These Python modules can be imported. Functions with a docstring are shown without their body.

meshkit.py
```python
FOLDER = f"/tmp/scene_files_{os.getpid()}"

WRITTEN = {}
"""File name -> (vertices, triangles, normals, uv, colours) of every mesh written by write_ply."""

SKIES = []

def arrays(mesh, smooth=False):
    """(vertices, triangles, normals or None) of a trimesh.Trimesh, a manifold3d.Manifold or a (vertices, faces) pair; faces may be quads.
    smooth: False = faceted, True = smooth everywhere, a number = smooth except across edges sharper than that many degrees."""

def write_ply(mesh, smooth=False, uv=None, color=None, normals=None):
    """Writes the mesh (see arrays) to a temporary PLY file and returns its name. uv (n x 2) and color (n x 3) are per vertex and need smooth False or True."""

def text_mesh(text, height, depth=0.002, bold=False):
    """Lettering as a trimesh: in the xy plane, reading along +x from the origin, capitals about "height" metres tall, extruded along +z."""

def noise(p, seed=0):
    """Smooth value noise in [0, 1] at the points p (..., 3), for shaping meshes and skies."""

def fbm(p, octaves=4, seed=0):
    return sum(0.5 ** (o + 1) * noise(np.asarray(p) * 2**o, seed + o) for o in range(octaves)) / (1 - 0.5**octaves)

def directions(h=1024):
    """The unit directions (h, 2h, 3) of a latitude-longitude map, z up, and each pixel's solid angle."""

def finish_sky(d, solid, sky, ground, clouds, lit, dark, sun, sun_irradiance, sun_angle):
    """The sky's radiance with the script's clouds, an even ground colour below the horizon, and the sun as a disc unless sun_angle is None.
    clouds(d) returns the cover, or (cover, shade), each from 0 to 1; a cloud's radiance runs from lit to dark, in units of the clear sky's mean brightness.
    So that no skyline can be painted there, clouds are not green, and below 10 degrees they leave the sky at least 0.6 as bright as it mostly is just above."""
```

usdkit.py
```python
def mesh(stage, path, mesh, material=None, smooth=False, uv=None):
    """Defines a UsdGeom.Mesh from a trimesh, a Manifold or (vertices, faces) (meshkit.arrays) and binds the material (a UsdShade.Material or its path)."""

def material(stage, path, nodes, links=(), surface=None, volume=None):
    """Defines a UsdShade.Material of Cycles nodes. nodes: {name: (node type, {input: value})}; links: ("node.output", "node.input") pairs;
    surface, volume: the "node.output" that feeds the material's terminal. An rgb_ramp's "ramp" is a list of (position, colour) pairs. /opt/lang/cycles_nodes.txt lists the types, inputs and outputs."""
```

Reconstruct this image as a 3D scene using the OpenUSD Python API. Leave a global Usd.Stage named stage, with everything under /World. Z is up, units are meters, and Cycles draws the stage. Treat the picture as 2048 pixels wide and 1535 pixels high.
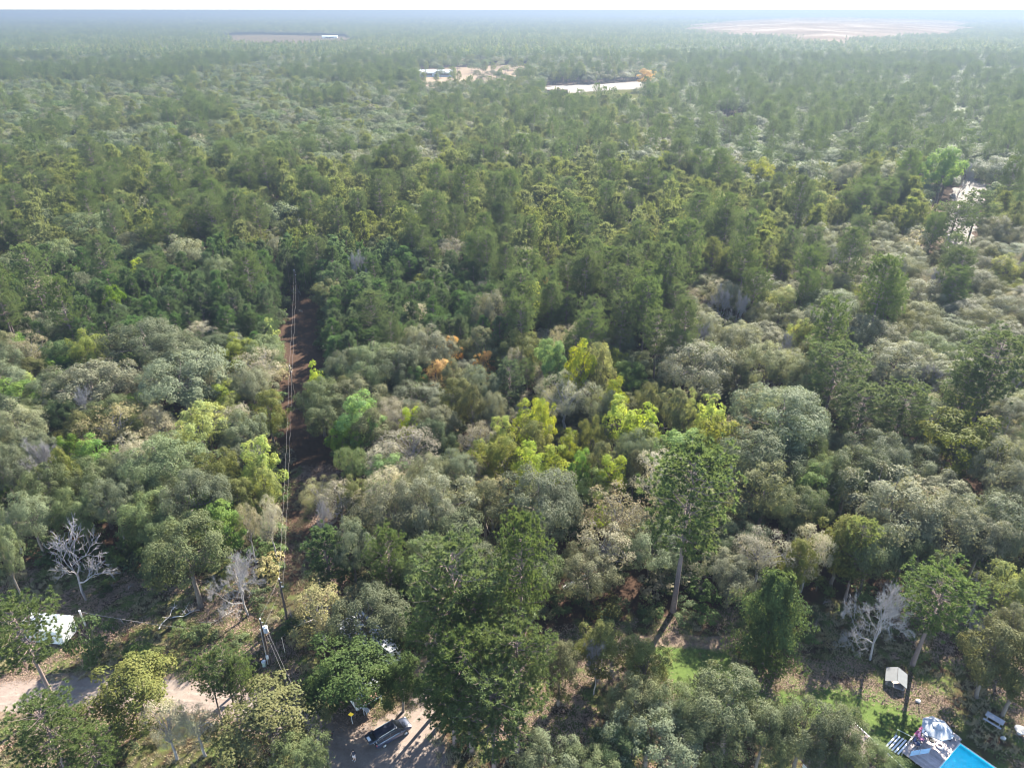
import math, random
import numpy as np, trimesh
import usdkit, meshkit
from pxr import Gf, Sdf, Usd, UsdGeom, UsdLux, UsdShade, Vt
from scipy.spatial import cKDTree
from shapely.geometry import Polygon, Point, LineString
from shapely import contains_xy
from shapely.ops import unary_union

stage = Usd.Stage.CreateInMemory()
UsdGeom.SetStageUpAxis(stage, UsdGeom.Tokens.z)
UsdGeom.SetStageMetersPerUnit(stage, 1.0)
world = UsdGeom.Xform.Define(stage, '/World')
stage.SetDefaultPrim(world.GetPrim())
UsdGeom.Scope.Define(stage, '/World/Looks')

# ---------------------------------------------------------------- camera, sky, sun, exposure
CAM_H, PITCH, FPX = 75.0, math.radians(27.7), 1420.0      # a drone 75 m up, looking down 27.7 degrees
SUN_AZ, SUN_EL = math.radians(33), math.radians(37)        # azimuth to the right of the view direction
EXPOSURE = 3.0
cam = UsdGeom.Camera.Define(stage, '/World/camera')
cam.CreateHorizontalApertureAttr(36.0); cam.CreateVerticalApertureAttr(36.0 * 767 / 1024)
cam.CreateFocalLengthAttr(36.0 * FPX / 2048)
cam.CreateClippingRangeAttr(Gf.Vec2f(0.5, 200000))
cam.CreateExposureAttr(EXPOSURE)
xf = UsdGeom.Xformable(cam); xf.AddTranslateOp().Set(Gf.Vec3d(0, 0, CAM_H)); xf.AddRotateXOp().Set(90 - math.degrees(PITCH))

sky_mat = usdkit.material(stage, '/World/Looks/sky', {
    'sky': ('sky_texture', {'sky_type': 'single_scattering', 'sun_disc': False, 'sun_elevation': SUN_EL, 'sun_rotation': SUN_AZ,
                            'altitude': 100.0, 'air_density': 1.0, 'aerosol_density': 0.3, 'ozone_density': 1.0}),
    'bg': ('background_shader', {'strength': 0.08})}, [('sky.color', 'bg.color')], surface='bg.background')
dome = UsdLux.DomeLight.Define(stage, '/World/sky')
UsdShade.MaterialBindingAPI.Apply(dome.GetPrim()).Bind(sky_mat)
dome.GetPrim().SetCustomDataByKey('kind', 'structure')
sun = UsdLux.DistantLight.Define(stage, '/World/sun')
sun.CreateIntensityAttr(1.25); sun.CreateAngleAttr(0.53); sun.CreateNormalizeAttr(True); sun.CreateColorAttr(Gf.Vec3f(1.0, 0.92, 0.77))
sd = np.array([math.sin(SUN_AZ) * math.cos(SUN_EL), math.cos(SUN_AZ) * math.cos(SUN_EL), math.sin(SUN_EL)])
sx = UsdGeom.Xformable(sun)
sx.AddRotateZOp().Set(-math.degrees(SUN_AZ)); sx.AddRotateXOp().Set(90 - math.degrees(SUN_EL) + 180 - 180)
# rotateX(90-el) sends -z to (0, sin.., ..); flip so that the light travels away from the sun
sx.ClearXformOpOrder()
zax = Gf.Vec3d(*map(float, sd)); rot = Gf.Rotation(Gf.Vec3d(0, 0, 1), zax)
sx.AddTransformOp().Set(Gf.Matrix4d().SetRotate(rot))

# ---------------------------------------------------------------- small helpers
def at(px, py, z=0.0):
    """the place at height z that stands at this pixel of the 2048 x 1535 photograph (used once, to survey positions)"""
    a, b = (px - 1024) / FPX, (py - 767.5) / FPX
    dx, dy, dz = a, math.cos(PITCH) - b * math.sin(PITCH), -math.sin(PITCH) - b * math.cos(PITCH)
    t = (z - CAM_H) / dz
    return np.array([dx * t, dy * t])

def pix(x, y, z=0.0):
    c, s = math.cos(PITCH), math.sin(PITCH)
    d = np.asarray(y) * c + (CAM_H - np.asarray(z)) * s
    v = -np.asarray(y) * s + (CAM_H - np.asarray(z)) * c
    return 1024 + FPX * np.asarray(x) / d, 767.5 + FPX * v / d, d

used = {}
def numbered(path, name):
    k = (path, name); n = used.get(k, 0); used[k] = n + 1
    return f'{path}/{name}' if n == 0 else f'{path}/{name}_{n:03d}'

def tag(p, label=None, category=None, group=None, kind=None):
    p = p.GetPrim() if hasattr(p, 'GetPrim') else p
    for k, v in (('label', label), ('category', category), ('group', group), ('kind', kind)):
        if v: p.SetCustomDataByKey(k, v)
    return p

def thing(name, label, category, loc=(0, 0, 0), rz=0.0, group=None):
    x = UsdGeom.Xform.Define(stage, numbered('/World', name))
    x.AddTranslateOp().Set(Gf.Vec3d(*map(float, loc)))
    if rz: x.AddRotateZOp().Set(float(rz))
    tag(x, label, category, group)
    return x

def path_of(parent): return '/World' if parent is None else str(parent.GetPath())
def part(name, mesh, mat, parent=None, smooth=False, label=None):
    m = usdkit.mesh(stage, numbered(path_of(parent), name), mesh, mat, smooth)
    if label: tag(m, label)
    return m

def primvar(m, name, values):
    UsdGeom.PrimvarsAPI(m).CreatePrimvar(name, Sdf.ValueTypeNames.FloatArray, 'vertex').Set(Vt.FloatArray.FromNumpy(np.asarray(values, np.float32)))

def cat(ms): 
    vs, fs, n = [], [], 0
    for m in ms:
        v, f = (np.asarray(m.vertices), np.asarray(m.faces)) if hasattr(m, 'faces') else m
        vs.append(v); fs.append(f + n); n += len(v)
    return np.vstack(vs), np.vstack(fs)

def box(x0, x1, y0, y1, z0, z1, bevel=0.0):
    b = trimesh.creation.box([x1 - x0, y1 - y0, z1 - z0])
    if bevel:
        v = b.vertices; pts = []
        h = np.abs(v[0])
        for s in v:
            sg = np.sign(s)
            for k in range(3):
                p = sg * (h - bevel); p[k] = sg[k] * h[k]; pts.append(p)
        b = trimesh.convex.convex_hull(np.array(pts))
    b.apply_translation([(x0 + x1) / 2, (y0 + y1) / 2, (z0 + z1) / 2])
    return np.array(b.vertices), np.array(b.faces)

def move(m, loc=(0, 0, 0), rz=0.0, rx=0.0, ry=0.0):
    v, f = (np.asarray(m.vertices), np.asarray(m.faces)) if hasattr(m, 'faces') else m
    v = np.array(v, float)
    for ang, (i, j) in ((rx, (1, 2)), (ry, (2, 0)), (rz, (0, 1))):
        if ang:
            c, s = math.cos(math.radians(ang)), math.sin(math.radians(ang)); a, b = v[:, i].copy(), v[:, j].copy()
            v[:, i], v[:, j] = a * c - b * s, a * s + b * c
    return v + np.asarray(loc, float), f

def tube(pts, radii, sides=6, cap=True):
    pts = np.asarray(pts, float); n = len(pts); radii = np.broadcast_to(np.asarray(radii, float), n)
    t = np.gradient(pts, axis=0); t /= np.linalg.norm(t, axis=1)[:, None] + 1e-9
    ref = np.where(np.abs(t[:, 2:3]) > 0.9, [[1.0, 0, 0]], [[0, 0, 1.0]])
    a = np.cross(t, ref); a /= np.linalg.norm(a, axis=1)[:, None] + 1e-9
    b = np.cross(t, a)
    ang = np.arange(sides) * 2 * math.pi / sides
    v = (pts[:, None] + radii[:, None, None] * (np.cos(ang)[None, :, None] * a[:, None] + np.sin(ang)[None, :, None] * b[:, None])).reshape(-1, 3)
    f = []
    for i in range(n - 1):
        for k in range(sides):
            p, q = i * sides + k, i * sides + (k + 1) % sides
            f += [[p, q, q + sides], [p, q + sides, p + sides]]
    if cap:
        for i, o in ((0, 1), (n - 1, 0)):
            c = i * sides
            f += [[c, c + k + 1, c + k] if o else [c, c + k, c + k + 1] for k in range(1, sides - 1)]
    return v, np.array(f)

def prism(poly, z0, z1):
    m = trimesh.creation.extrude_polygon(Polygon(poly), z1 - z0); m.apply_translation([0, 0, z0])
    return np.array(m.vertices), np.array(m.faces)

def lathe(profile, sides=16):
    m = trimesh.creation.revolve(np.array(profile, float), sections=sides)
    return np.array(m.vertices), np.array(m.faces)

# ---------------------------------------------------------------- materials
MATS = {}
def mat(name, color, rough=0.7, var=0.15, scale=3.0, metallic=0.0, bump=0.0, spec=0.4, bscale=None, second=None, coat=0.0):
    """a plain surface with noise in its colour (towards `second` if given) and fine relief"""
    if name in MATS: return MATS[name]
    c = np.array(color); lo = c * (1 - var); hi = np.array(second) if second is not None else np.minimum(c * (1 + var), 0.95)
    nodes = {'geo': ('texture_coordinate', {}), 'n': ('noise_texture', {'scale': scale, 'detail': 6.0, 'roughness': 0.65}),
             'r': ('rgb_ramp', {'ramp': [(0.3, lo), (0.7, hi)]}),
             'p': ('principled_bsdf', {'roughness': rough, 'metallic': metallic, 'specular_ior_level': spec, 'coat_weight': coat})}
    links = [('geo.object', 'n.vector'), ('n.fac', 'r.fac'), ('r.color', 'p.base_color')]
    if bump:
        nodes['n2'] = ('noise_texture', {'scale': bscale or scale * 6, 'detail': 4.0}); nodes['b'] = ('bump', {'strength': 0.6, 'distance': bump})
        links += [('geo.object', 'n2.vector'), ('n2.fac', 'b.height'), ('b.normal', 'p.normal')]
    MATS[name] = usdkit.material(stage, f'/World/Looks/{name}', nodes, links, surface='p.BSDF')
    return MATS[name]

def leaf_mat(name, color, second=None, trans=0.27, rough=0.6, spec=0.08, vary=0.48, patch=0.35, inst=1.0):
    """leaves: colour varies leaf by leaf, tree by tree and in patches of the crown; light shines through"""
    c = np.array(color); s = np.array(second if second is not None else c * np.array([1.35, 1.25, 1.1]))
    nodes = {'geo': ('geometry', {}), 'oi': ('object_info', {}), 'tc': ('texture_coordinate', {}),
             'n': ('noise_texture', {'scale': 0.45, 'detail': 3.0}), 'mp': ('map_range', {'from_min': 0.35, 'from_max': 0.65, 'to_min': 0.0, 'to_max': 1.0, 'clamp': True}),
             'mx': ('mix_color', {'a': tuple(c), 'b': tuple(s)}),
             'isl': ('map_range', {'from_min': 0.0, 'from_max': 1.0, 'to_min': 1 - vary, 'to_max': 1 + vary}),
             'obj': ('map_range', {'from_min': 0.0, 'from_max': 1.0, 'to_min': 1 - 0.30 * inst, 'to_max': 1 + 0.24 * inst}),
             'hue': ('map_range', {'from_min': 0.0, 'from_max': 1.0, 'to_min': 0.5 - 0.012 * inst, 'to_max': 0.5 + 0.005 * inst}),
             'mul': ('math', {'math_type': 'multiply'}), 'tm': ('mix_color', {'blend_type': 'multiply', 'fac': 1.0, 'b': (2.0, 1.9, 1.4), 'use_clamp': True}), 'h': ('hsv', {'fac': 1.0}), 'r7': ('math', {'math_type': 'multiply', 'value2': 7.31}), 'fr': ('math', {'math_type': 'fraction'}), 'sat': ('map_range', {'from_min': 0.0, 'from_max': 1.0, 'to_min': 0.95 - 0.23 * inst, 'to_max': 0.95 + 0.17 * inst}),
             'p': ('principled_bsdf', {'roughness': rough, 'specular_ior_level': spec}), 't': ('translucent_bsdf', {}), 'm': ('mix_closure', {'fac': trans})}
    links = [('tc.object', 'n.vector'), ('n.fac', 'mp.value'), ('mp.result', 'mx.fac'), ('geo.random_per_island', 'isl.value'), ('oi.random', 'obj.value'), ('oi.random', 'hue.value'),
             ('isl.result', 'mul.value1'), ('obj.result', 'mul.value2'), ('mul.value', 'h.value'), ('hue.result', 'h.hue'), ('oi.random', 'r7.value1'), ('r7.value', 'fr.value1'), ('fr.value', 'sat.value'), ('sat.result', 'h.saturation'), ('mx.result', 'h.color'),
             ('h.color', 'p.base_color'), ('h.color', 'tm.a'), ('tm.result', 't.color'), ('p.BSDF', 'm.closure1'), ('t.BSDF', 'm.closure2')]
    MATS[name] = usdkit.material(stage, f'/World/Looks/{name}', nodes, links, surface='m.closure')
    return MATS[name]
# ================================================================ ground, roads, clearings
def ppoly(pts): return Polygon([at(*p) for p in pts])
def pline(pts, w): return LineString([at(*p) for p in pts]).buffer(w / 2)

ROAD = pline([(-260, 1420), (-80, 1405), (0, 1395), (100, 1388), (200, 1380), (300, 1382), (380, 1390), (470, 1400), (560, 1425), (640, 1478), (720, 1560), (800, 1700)], 4.6)
LOT = unary_union([ppoly([(520, 1392), (600, 1398), (660, 1440), (720, 1452), (800, 1420), (850, 1420), (885, 1500), (905, 1640), (640, 1640), (560, 1470)]),
                   pline([(850, 1480), (845, 1400), (875, 1320), (890, 1270)], 2.6)]).buffer(0.6).buffer(-0.6)
PATH = pline([(1235, 1288), (1330, 1278), (1420, 1286), (1470, 1280), (1520, 1266)], 1.7)
LAWN = ppoly([(1310, 1290), (1420, 1295), (1490, 1345), (1540, 1405), (1640, 1380), (1760, 1400), (1850, 1440), (1880, 1480), (1800, 1545), (1690, 1440), (1560, 1430), (1350, 1385)])
POLE_LINE = np.array([[-31.4, 64.7], [-31.3, 72.3], [-47.0, 134.5], [-62.7, 196.0], [-78.0, 256.0]])
STRIP = unary_union([Polygon([(-36, 62), (-26, 62), (-24.5, 80), (-31, 108), (-39.5, 134), (-51.5, 177), (-57.5, 196), (-66.5, 202), (-61.5, 177), (-50.0, 134), (-41.8, 108), (-36, 85)])])
FRONT = ppoly([(-400, 1700), (-400, 1130), (-60, 1130), (60, 1140), (160, 1130), (300, 1150), (420, 1150), (520, 1150), (560, 1170), (600, 1200), (620, 1330), (780, 1330), (870, 1290), (1000, 1330), (1080, 1340), (1100, 1260), (1350, 1230), (1500, 1210), (1640, 1210), (1800, 1190), (1990, 1180), (2200, 1170), (2600, 1150), (2600, 1800)])
def opening(far, near, h=17.0):
    """an open place: its far edge as it shows on the ground, its near edge hidden behind trees h tall that stand in front of it"""
    p = Polygon([at(*p) for p in far] + [at(px, py, h) for px, py in near[::-1]]).buffer(0)
    n = 90; L = p.exterior.length; q = np.array([p.exterior.interpolate(i * L / n).coords[0] for i in range(n)]); a = math.sqrt(p.area)
    w = meshkit.fbm(np.column_stack([q / (a * 0.22), np.full(n, far[0][0] * 0.01)])) - 0.5; c = np.array(p.centroid.coords[0])
    return Polygon(q + (q - c) * (w * 0.5)[:, None]).buffer(0)
DRIVE = opening([(1908, 374), (1935, 362), (1972, 372)], [(1912, 410), (1940, 418), (1968, 412)], 17)
YARD_FAR = opening([(1840, 398), (1915, 392)], [(1850, 430), (1915, 428)], 11)
FIELD_ROAD = opening([(838, 140), (930, 135), (1000, 132), (1048, 133)], [(842, 157), (930, 155), (1000, 155), (1035, 150)])
HIGHWAY = opening([(1096, 173), (1160, 171), (1230, 167), (1284, 164)], [(1096, 181), (1160, 178), (1230, 173), (1284, 171)], 4)
HIGHWAY_VERGE = opening([(1098, 184), (1160, 180), (1230, 175), (1284, 173)], [(1100, 192), (1160, 188), (1230, 184), (1280, 181)], 14)
TAN_FIELD = opening([(440, 73), (520, 70), (640, 72), (705, 73)], [(470, 84), (560, 84), (640, 82), (705, 80)])
SAND_MINE = opening([(1345, 58), (1480, 45), (1560, 43), (1700, 42), (1800, 45), (1960, 50)], [(1345, 62), (1420, 70), (1560, 73), (1690, 82), (1800, 68), (1930, 60)])
q_ = np.array([SAND_MINE.exterior.interpolate(i / 260, normalized=True).coords[0] for i in range(260)])
MINE_GAP = Polygon(q_ + (q_ - np.array(SAND_MINE.centroid.coords[0])) * (0.55 * (meshkit.fbm(np.column_stack([q_ / 160.0, np.full(260, 5.5)])) - 0.55))[:, None]).buffer(0)
POND = opening([(1444, 245), (1460, 243), (1482, 244)], [(1448, 253), (1462, 255), (1478, 253)], 9)

def axis(lo, hi, step, reach):
    a = np.arange(lo, hi + step, step); o = [step]
    while sum(o) < reach: o.append(o[-1] * 1.28)
    o = np.cumsum(o)
    return np.concatenate([lo - o[::-1], a, a[-1] + o])
gx, gy = axis(-95, 110, 0.8, 60000), axis(34, 215, 0.8, 60000)
GX, GY = np.meshgrid(gx, gy); gp = np.stack([GX.ravel(), GY.ravel()], 1)

def soft(poly, p, w):
    """1 inside, falling to 0 over w metres outside"""
    out = np.zeros(len(p)); x0, y0, x1, y1 = poly.buffer(w).bounds
    k = np.where((p[:, 0] > x0) & (p[:, 0] < x1) & (p[:, 1] > y0) & (p[:, 1] < y1))[0]
    import shapely
    d = shapely.distance(shapely.points(p[k]), poly); out[k] = np.clip(1 - d / w, 0, 1)
    return out
def wob(p, s, seed=0): return meshkit.fbm(np.column_stack([p * s, np.full(len(p), seed * 7.3)])) if hasattr(meshkit, 'fbm') else np.zeros(len(p))
near = (np.abs(gp[:, 0]) < 200) & (gp[:, 1] > -50) & (gp[:, 1] < 330)
sand = np.zeros(len(gp)); grass = np.zeros(len(gp)); relief = np.zeros(len(gp))
pn = gp[near]
sand[near] = np.maximum.reduce([soft(ROAD, pn, 1.8), soft(LOT, pn, 2.2) * 0.95, soft(PATH, pn, 0.9) * 0.75])
grass[near] = np.maximum(soft(LAWN, pn, 3.0), 0.45 * soft(FRONT, pn, 4.0))
POOL_YARD = ppoly([(1800, 1430), (1960, 1430), (2080, 1560), (1760, 1600)])
flat = np.maximum.reduce([soft(ROAD, pn, 3), soft(LOT, pn, 3), soft(PATH, pn, 2), soft(POOL_YARD, pn, 3)])
relief[near] = (0.3 * (wob(pn, 0.12, 1) - 0.5) + 0.12 * (wob(pn, 0.9, 2) - 0.5)) * (1 - flat)
def relief_at(x, y):
    i = min(max(int(np.searchsorted(gy, y)), 1), len(gy) - 1); j = min(max(int(np.searchsorted(gx, x)), 1), len(gx) - 1)
    return relief[i * len(gx) + j]
def ground_z(x, y):
    p = np.atleast_2d(np.column_stack([np.atleast_1d(x), np.atleast_1d(y)]))
    from scipy.interpolate import RegularGridInterpolator
    global _gz
    if '_gz' not in globals(): _gz = RegularGridInterpolator((gy, gx), relief.reshape(GX.shape), bounds_error=False, fill_value=0.0)
    return _gz(p[:, ::-1])
ny, nx = GX.shape; ii = (np.arange(ny - 1)[:, None] * nx + np.arange(nx - 1)).ravel()
gf = np.concatenate([np.stack([ii, ii + 1, ii + nx + 1], 1), np.stack([ii, ii + nx + 1, ii + nx], 1)])

ground_mat = usdkit.material(stage, '/World/Looks/forest_floor', {
    'g': ('geometry', {}), 'n1': ('noise_texture', {'scale': 0.35, 'detail': 8.0, 'roughness': 0.7}), 'n2': ('noise_texture', {'scale': 3.0, 'detail': 6.0, 'roughness': 0.75}),
    'r1': ('rgb_ramp', {'ramp': [(0.25, (0.014, 0.010, 0.007)), (0.5, (0.033, 0.020, 0.014)), (0.75, (0.058, 0.035, 0.025))]}),
    'r2': ('rgb_ramp', {'ramp': [(0.25, (0.024, 0.038, 0.012)), (0.55, (0.052, 0.076, 0.020)), (0.8, (0.115, 0.120, 0.042))]}),
    'r3': ('rgb_ramp', {'ramp': [(0.2, (0.062, 0.043, 0.032)), (0.5, (0.107, 0.080, 0.061)), (0.8, (0.145, 0.114, 0.088))]}),
    'as': ('attribute', {'attribute': 'sand'}), 'ag': ('attribute', {'attribute': 'grass'}),
    'mixn': ('math', {'math_type': 'multiply_add', 'value2': 0.55, 'value3': -0.27}), 'avg': ('mix_float', {'fac': 0.6}),
    's1': ('math', {'math_type': 'add'}), 's2': ('map_range', {'from_min': 0.38, 'from_max': 0.62, 'clamp': True}), 
    'g1': ('math', {'math_type': 'add'}), 'g2': ('map_range', {'from_min': 0.3, 'from_max': 0.7, 'clamp': True}),
    'ng': ('math', {'math_type': 'multiply_add', 'value2': 1.6, 'value3': -0.8}), 'ns': ('math', {'math_type': 'multiply_add', 'value2': 1.1, 'value3': -0.55}),
    'ma': ('mix_color', {}), 'mb': ('mix_color', {}), 'b': ('bump', {'strength': 0.7, 'distance': 0.05}), 'p': ('principled_bsdf', {'roughness': 1.0, 'specular_ior_level': 0.05})},
    [('g.position', 'n1.vector'), ('g.position', 'n2.vector'), ('n1.fac', 'avg.a'), ('n2.fac', 'avg.b'), ('avg.result', 'r1.fac'), ('avg.result', 'r2.fac'), ('avg.result', 'r3.fac'),
     ('n1.fac', 'ng.value1'), ('avg.result', 'ns.value1'), ('as.fac', 's1.value1'), ('ns.value', 's1.value2'), ('s1.value', 's2.value'), ('ag.fac', 'g1.value1'), ('ng.value', 'g1.value2'), ('g1.value', 'g2.value'),
     ('g2.result', 'ma.fac'), ('r1.color', 'ma.a'), ('r2.color', 'ma.b'), ('s2.result', 'mb.fac'), ('ma.result', 'mb.a'), ('r3.color', 'mb.b'), ('mb.result', 'p.base_color'),
     ('n2.fac', 'b.height'), ('b.normal', 'p.normal')], surface='p.BSDF')
gm = part('ground', (np.column_stack([gp, relief]), gf), ground_mat, smooth=True)
primvar(gm, 'sand', sand); primvar(gm, 'grass', grass)
tag(gm, 'forest floor of brown leaf litter under and around the trees', kind='structure')

def sheet(name, poly, z, m, label, step=1.0, rough=0.35, seed=0):
    """a thin irregular-edged sheet that lies on the ground"""
    ring = []
    big = max(poly.geoms, key=lambda g: g.area) if hasattr(poly, 'geoms') else poly
    L = big.exterior.length; n = int(min(L / step, 600))
    pts = np.array([big.exterior.interpolate(i * L / n).coords[0] for i in range(n)])
    c = np.array(big.centroid.coords[0]); nn = np.roll(pts, -1, 0) - np.roll(pts, 1, 0); nn = np.stack([nn[:, 1], -nn[:, 0]], 1); nn /= np.linalg.norm(nn, axis=1)[:, None] + 1e-9
    pts = pts + nn * ((meshkit.fbm(np.column_stack([pts * 0.6 / step, np.full(n, seed)])) - 0.5) * rough * 4)[:, None]
    pg = Polygon(pts).buffer(0)
    pg = max(pg.geoms, key=lambda g: g.area) if hasattr(pg, 'geoms') else pg
    v, f = trimesh.creation.triangulate_polygon(pg, engine='earcut')
    mm = part(name, (np.column_stack([v, np.full(len(v), z)]), f), m)
    n0 = np.cross(v[f[0, 1]] - v[f[0, 0]], v[f[0, 2]] - v[f[0, 0]])
    if n0 < 0:
        mm = mm.GetFaceVertexIndicesAttr().Set(Vt.IntArray.FromNumpy(f[:, ::-1].astype(np.int32).ravel())) and mm
    tag(mm, label, kind='structure'); return mm

SANDM = usdkit.material(stage, '/World/Looks/sandy_track', {
    'g': ('geometry', {}), 'n1': ('noise_texture', {'scale': 0.5, 'detail': 8.0, 'roughness': 0.7}), 'n2': ('noise_texture', {'scale': 5.0, 'detail': 6.0, 'roughness': 0.8}), 'avg': ('mix_float', {'fac': 0.45}),
    'r': ('rgb_ramp', {'ramp': [(0.25, (0.065, 0.047, 0.040)), (0.42, (0.118, 0.093, 0.081)), (0.6, (0.156, 0.129, 0.114)), (0.8, (0.194, 0.168, 0.149))]}),
    'b': ('bump', {'strength': 0.6, 'distance': 0.03}), 'p': ('principled_bsdf', {'roughness': 1.0, 'specular_ior_level': 0.05})},
    [('g.position', 'n1.vector'), ('g.position', 'n2.vector'), ('n1.fac', 'avg.a'), ('n2.fac', 'avg.b'), ('avg.result', 'r.fac'), ('r.color', 'p.base_color'), ('n2.fac', 'b.height'), ('b.normal', 'p.normal')], surface='p.BSDF')
sheet('dirt_road', ROAD, 0.012, SANDM, 'pale sandy dirt road crossing the lower left corner', 0.7, 0.5, 1)
sheet('sandy_lot', LOT, 0.016, SANDM, 'pale sandy lot where the dark car is parked', 0.7, 0.5, 2)
FARSAND = mat('far_sand', (0.155, 0.120, 0.090), 0.95, 0.18, 0.01, spec=0.0)
PALEROAD = mat('far_pavement', (0.17, 0.155, 0.14), 0.9, 0.1, 0.02, spec=0.0)
DRYFIELD = mat('far_dry_field', (0.067, 0.050, 0.030), 0.95, 0.2, 0.01, spec=0.0)
VERGE = mat('far_verge', (0.047, 0.048, 0.017), 0.95, 0.2, 0.02, spec=0.0)
sheet('sand_clearing', FIELD_ROAD, 0.4, FARSAND, 'pale sandy clearing far off among the trees', 12, 4, 3)
sheet('highway', HIGHWAY, 0.5, PALEROAD, 'pale strip of highway showing through a gap in the forest', 12, 1.5, 4)
sheet('road_verge', HIGHWAY_VERGE, 0.4, VERGE, 'strip of green grass along the highway', 12, 1.5, 5)
sheet('dry_field', TAN_FIELD, 0.5, DRYFIELD, 'tan open field far away at upper left', 30, 10, 6)
sheet('farm_track', DRIVE, 0.08, mat('track_grey', (0.069, 0.060, 0.055), 0.95, 0.15, 0.3), 'grey gravel drive in a gap of the trees at right', 2, 1.0, 7)
sheet('pond', POND, 0.15, mat('pond_water', (0.084, 0.083, 0.080), 0.08, 0.05, 0.5, spec=0.8), 'small bright pond among the far trees', 2, 1.0, 8)
# the sand mine is a low bare hill
HILL = SAND_MINE.buffer(120); mb = HILL.bounds; hx, hy = np.meshgrid(np.linspace(mb[0], mb[2], 120), np.linspace(mb[1], mb[3], 120)); hp = np.stack([hx.ravel(), hy.ravel()], 1)
import shapely
dd = shapely.distance(shapely.points(hp), HILL.exterior) * contains_xy(HILL, hp[:, 0], hp[:, 1])
hz = np.where(dd > 0, 0.5 + 28 * np.clip(dd / 520, 0, 1) ** 0.7 + 5 * meshkit.fbm(np.column_stack([hp * 0.004, np.zeros(len(hp))])), -2.0)
k = (np.arange(119)[:, None] * 120 + np.arange(119)).ravel(); hf = np.concatenate([np.stack([k, k + 1, k + 121], 1), np.stack([k, k + 121, k + 120], 1)])
hf = hf[(hz[hf] > 0).any(1)]; uq, inv = np.unique(hf, return_inverse=True); hp, hz, hf = hp[uq], hz[uq], inv.reshape(-1, 3)
MINE = usdkit.material(stage, '/World/Looks/mine_sand', {'g': ('geometry', {}), 'n': ('noise_texture', {'scale': 0.006, 'detail': 6.0}), 'r': ('rgb_ramp', {'ramp': [(0.36, (0.100, 0.072, 0.050)), (0.48, (0.125, 0.092, 0.066)), (0.56, (0.145, 0.110, 0.082)), (0.66, (0.19, 0.155, 0.125))]}),
    'p': ('principled_bsdf', {'roughness': 1.0, 'specular_ior_level': 0.0})}, [('g.position', 'n.vector'), ('n.fac', 'r.fac'), ('r.color', 'p.base_color')], surface='p.BSDF')
tag(part('sand_hill', (np.column_stack([hp, hz]), hf), MINE, smooth=True), 'wide low hill of bare pinkish sand on the horizon', kind='structure')

# faint ridges far beyond the woods
RIDGE = mat('ridge_woods', (0.050, 0.075, 0.030), 0.95, 0.3, 0.002)
for k, (y0, y1, amp) in enumerate(((14500, 21000, 34), (24000, 38000, 58))):
    rx_, ry_ = np.meshgrid(np.linspace(-y1, y1, 160), np.linspace(y0, y1, 14)); rp = np.stack([rx_.ravel(), ry_.ravel()], 1)
    t_ = (rp[:, 1] - y0) / (y1 - y0); rz_ = amp * np.sin(t_ * math.pi) ** 0.7 * (0.35 + 1.3 * (meshkit.fbm(np.column_stack([rp / (y0 * 0.16), np.full(len(rp), 2.2 + k)])) - 0.25)) - 1.5
    kk = (np.arange(13)[:, None] * 160 + np.arange(159)).ravel(); rf_ = np.concatenate([np.stack([kk, kk + 1, kk + 161], 1), np.stack([kk, kk + 161, kk + 160], 1)])
    tag(part('hills', (np.column_stack([rp, rz_]), rf_), RIDGE, smooth=True), ('low wooded ridge fading into the haze below the horizon', 'farthest blue ridge along the horizon')[k], kind='structure')
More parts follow.
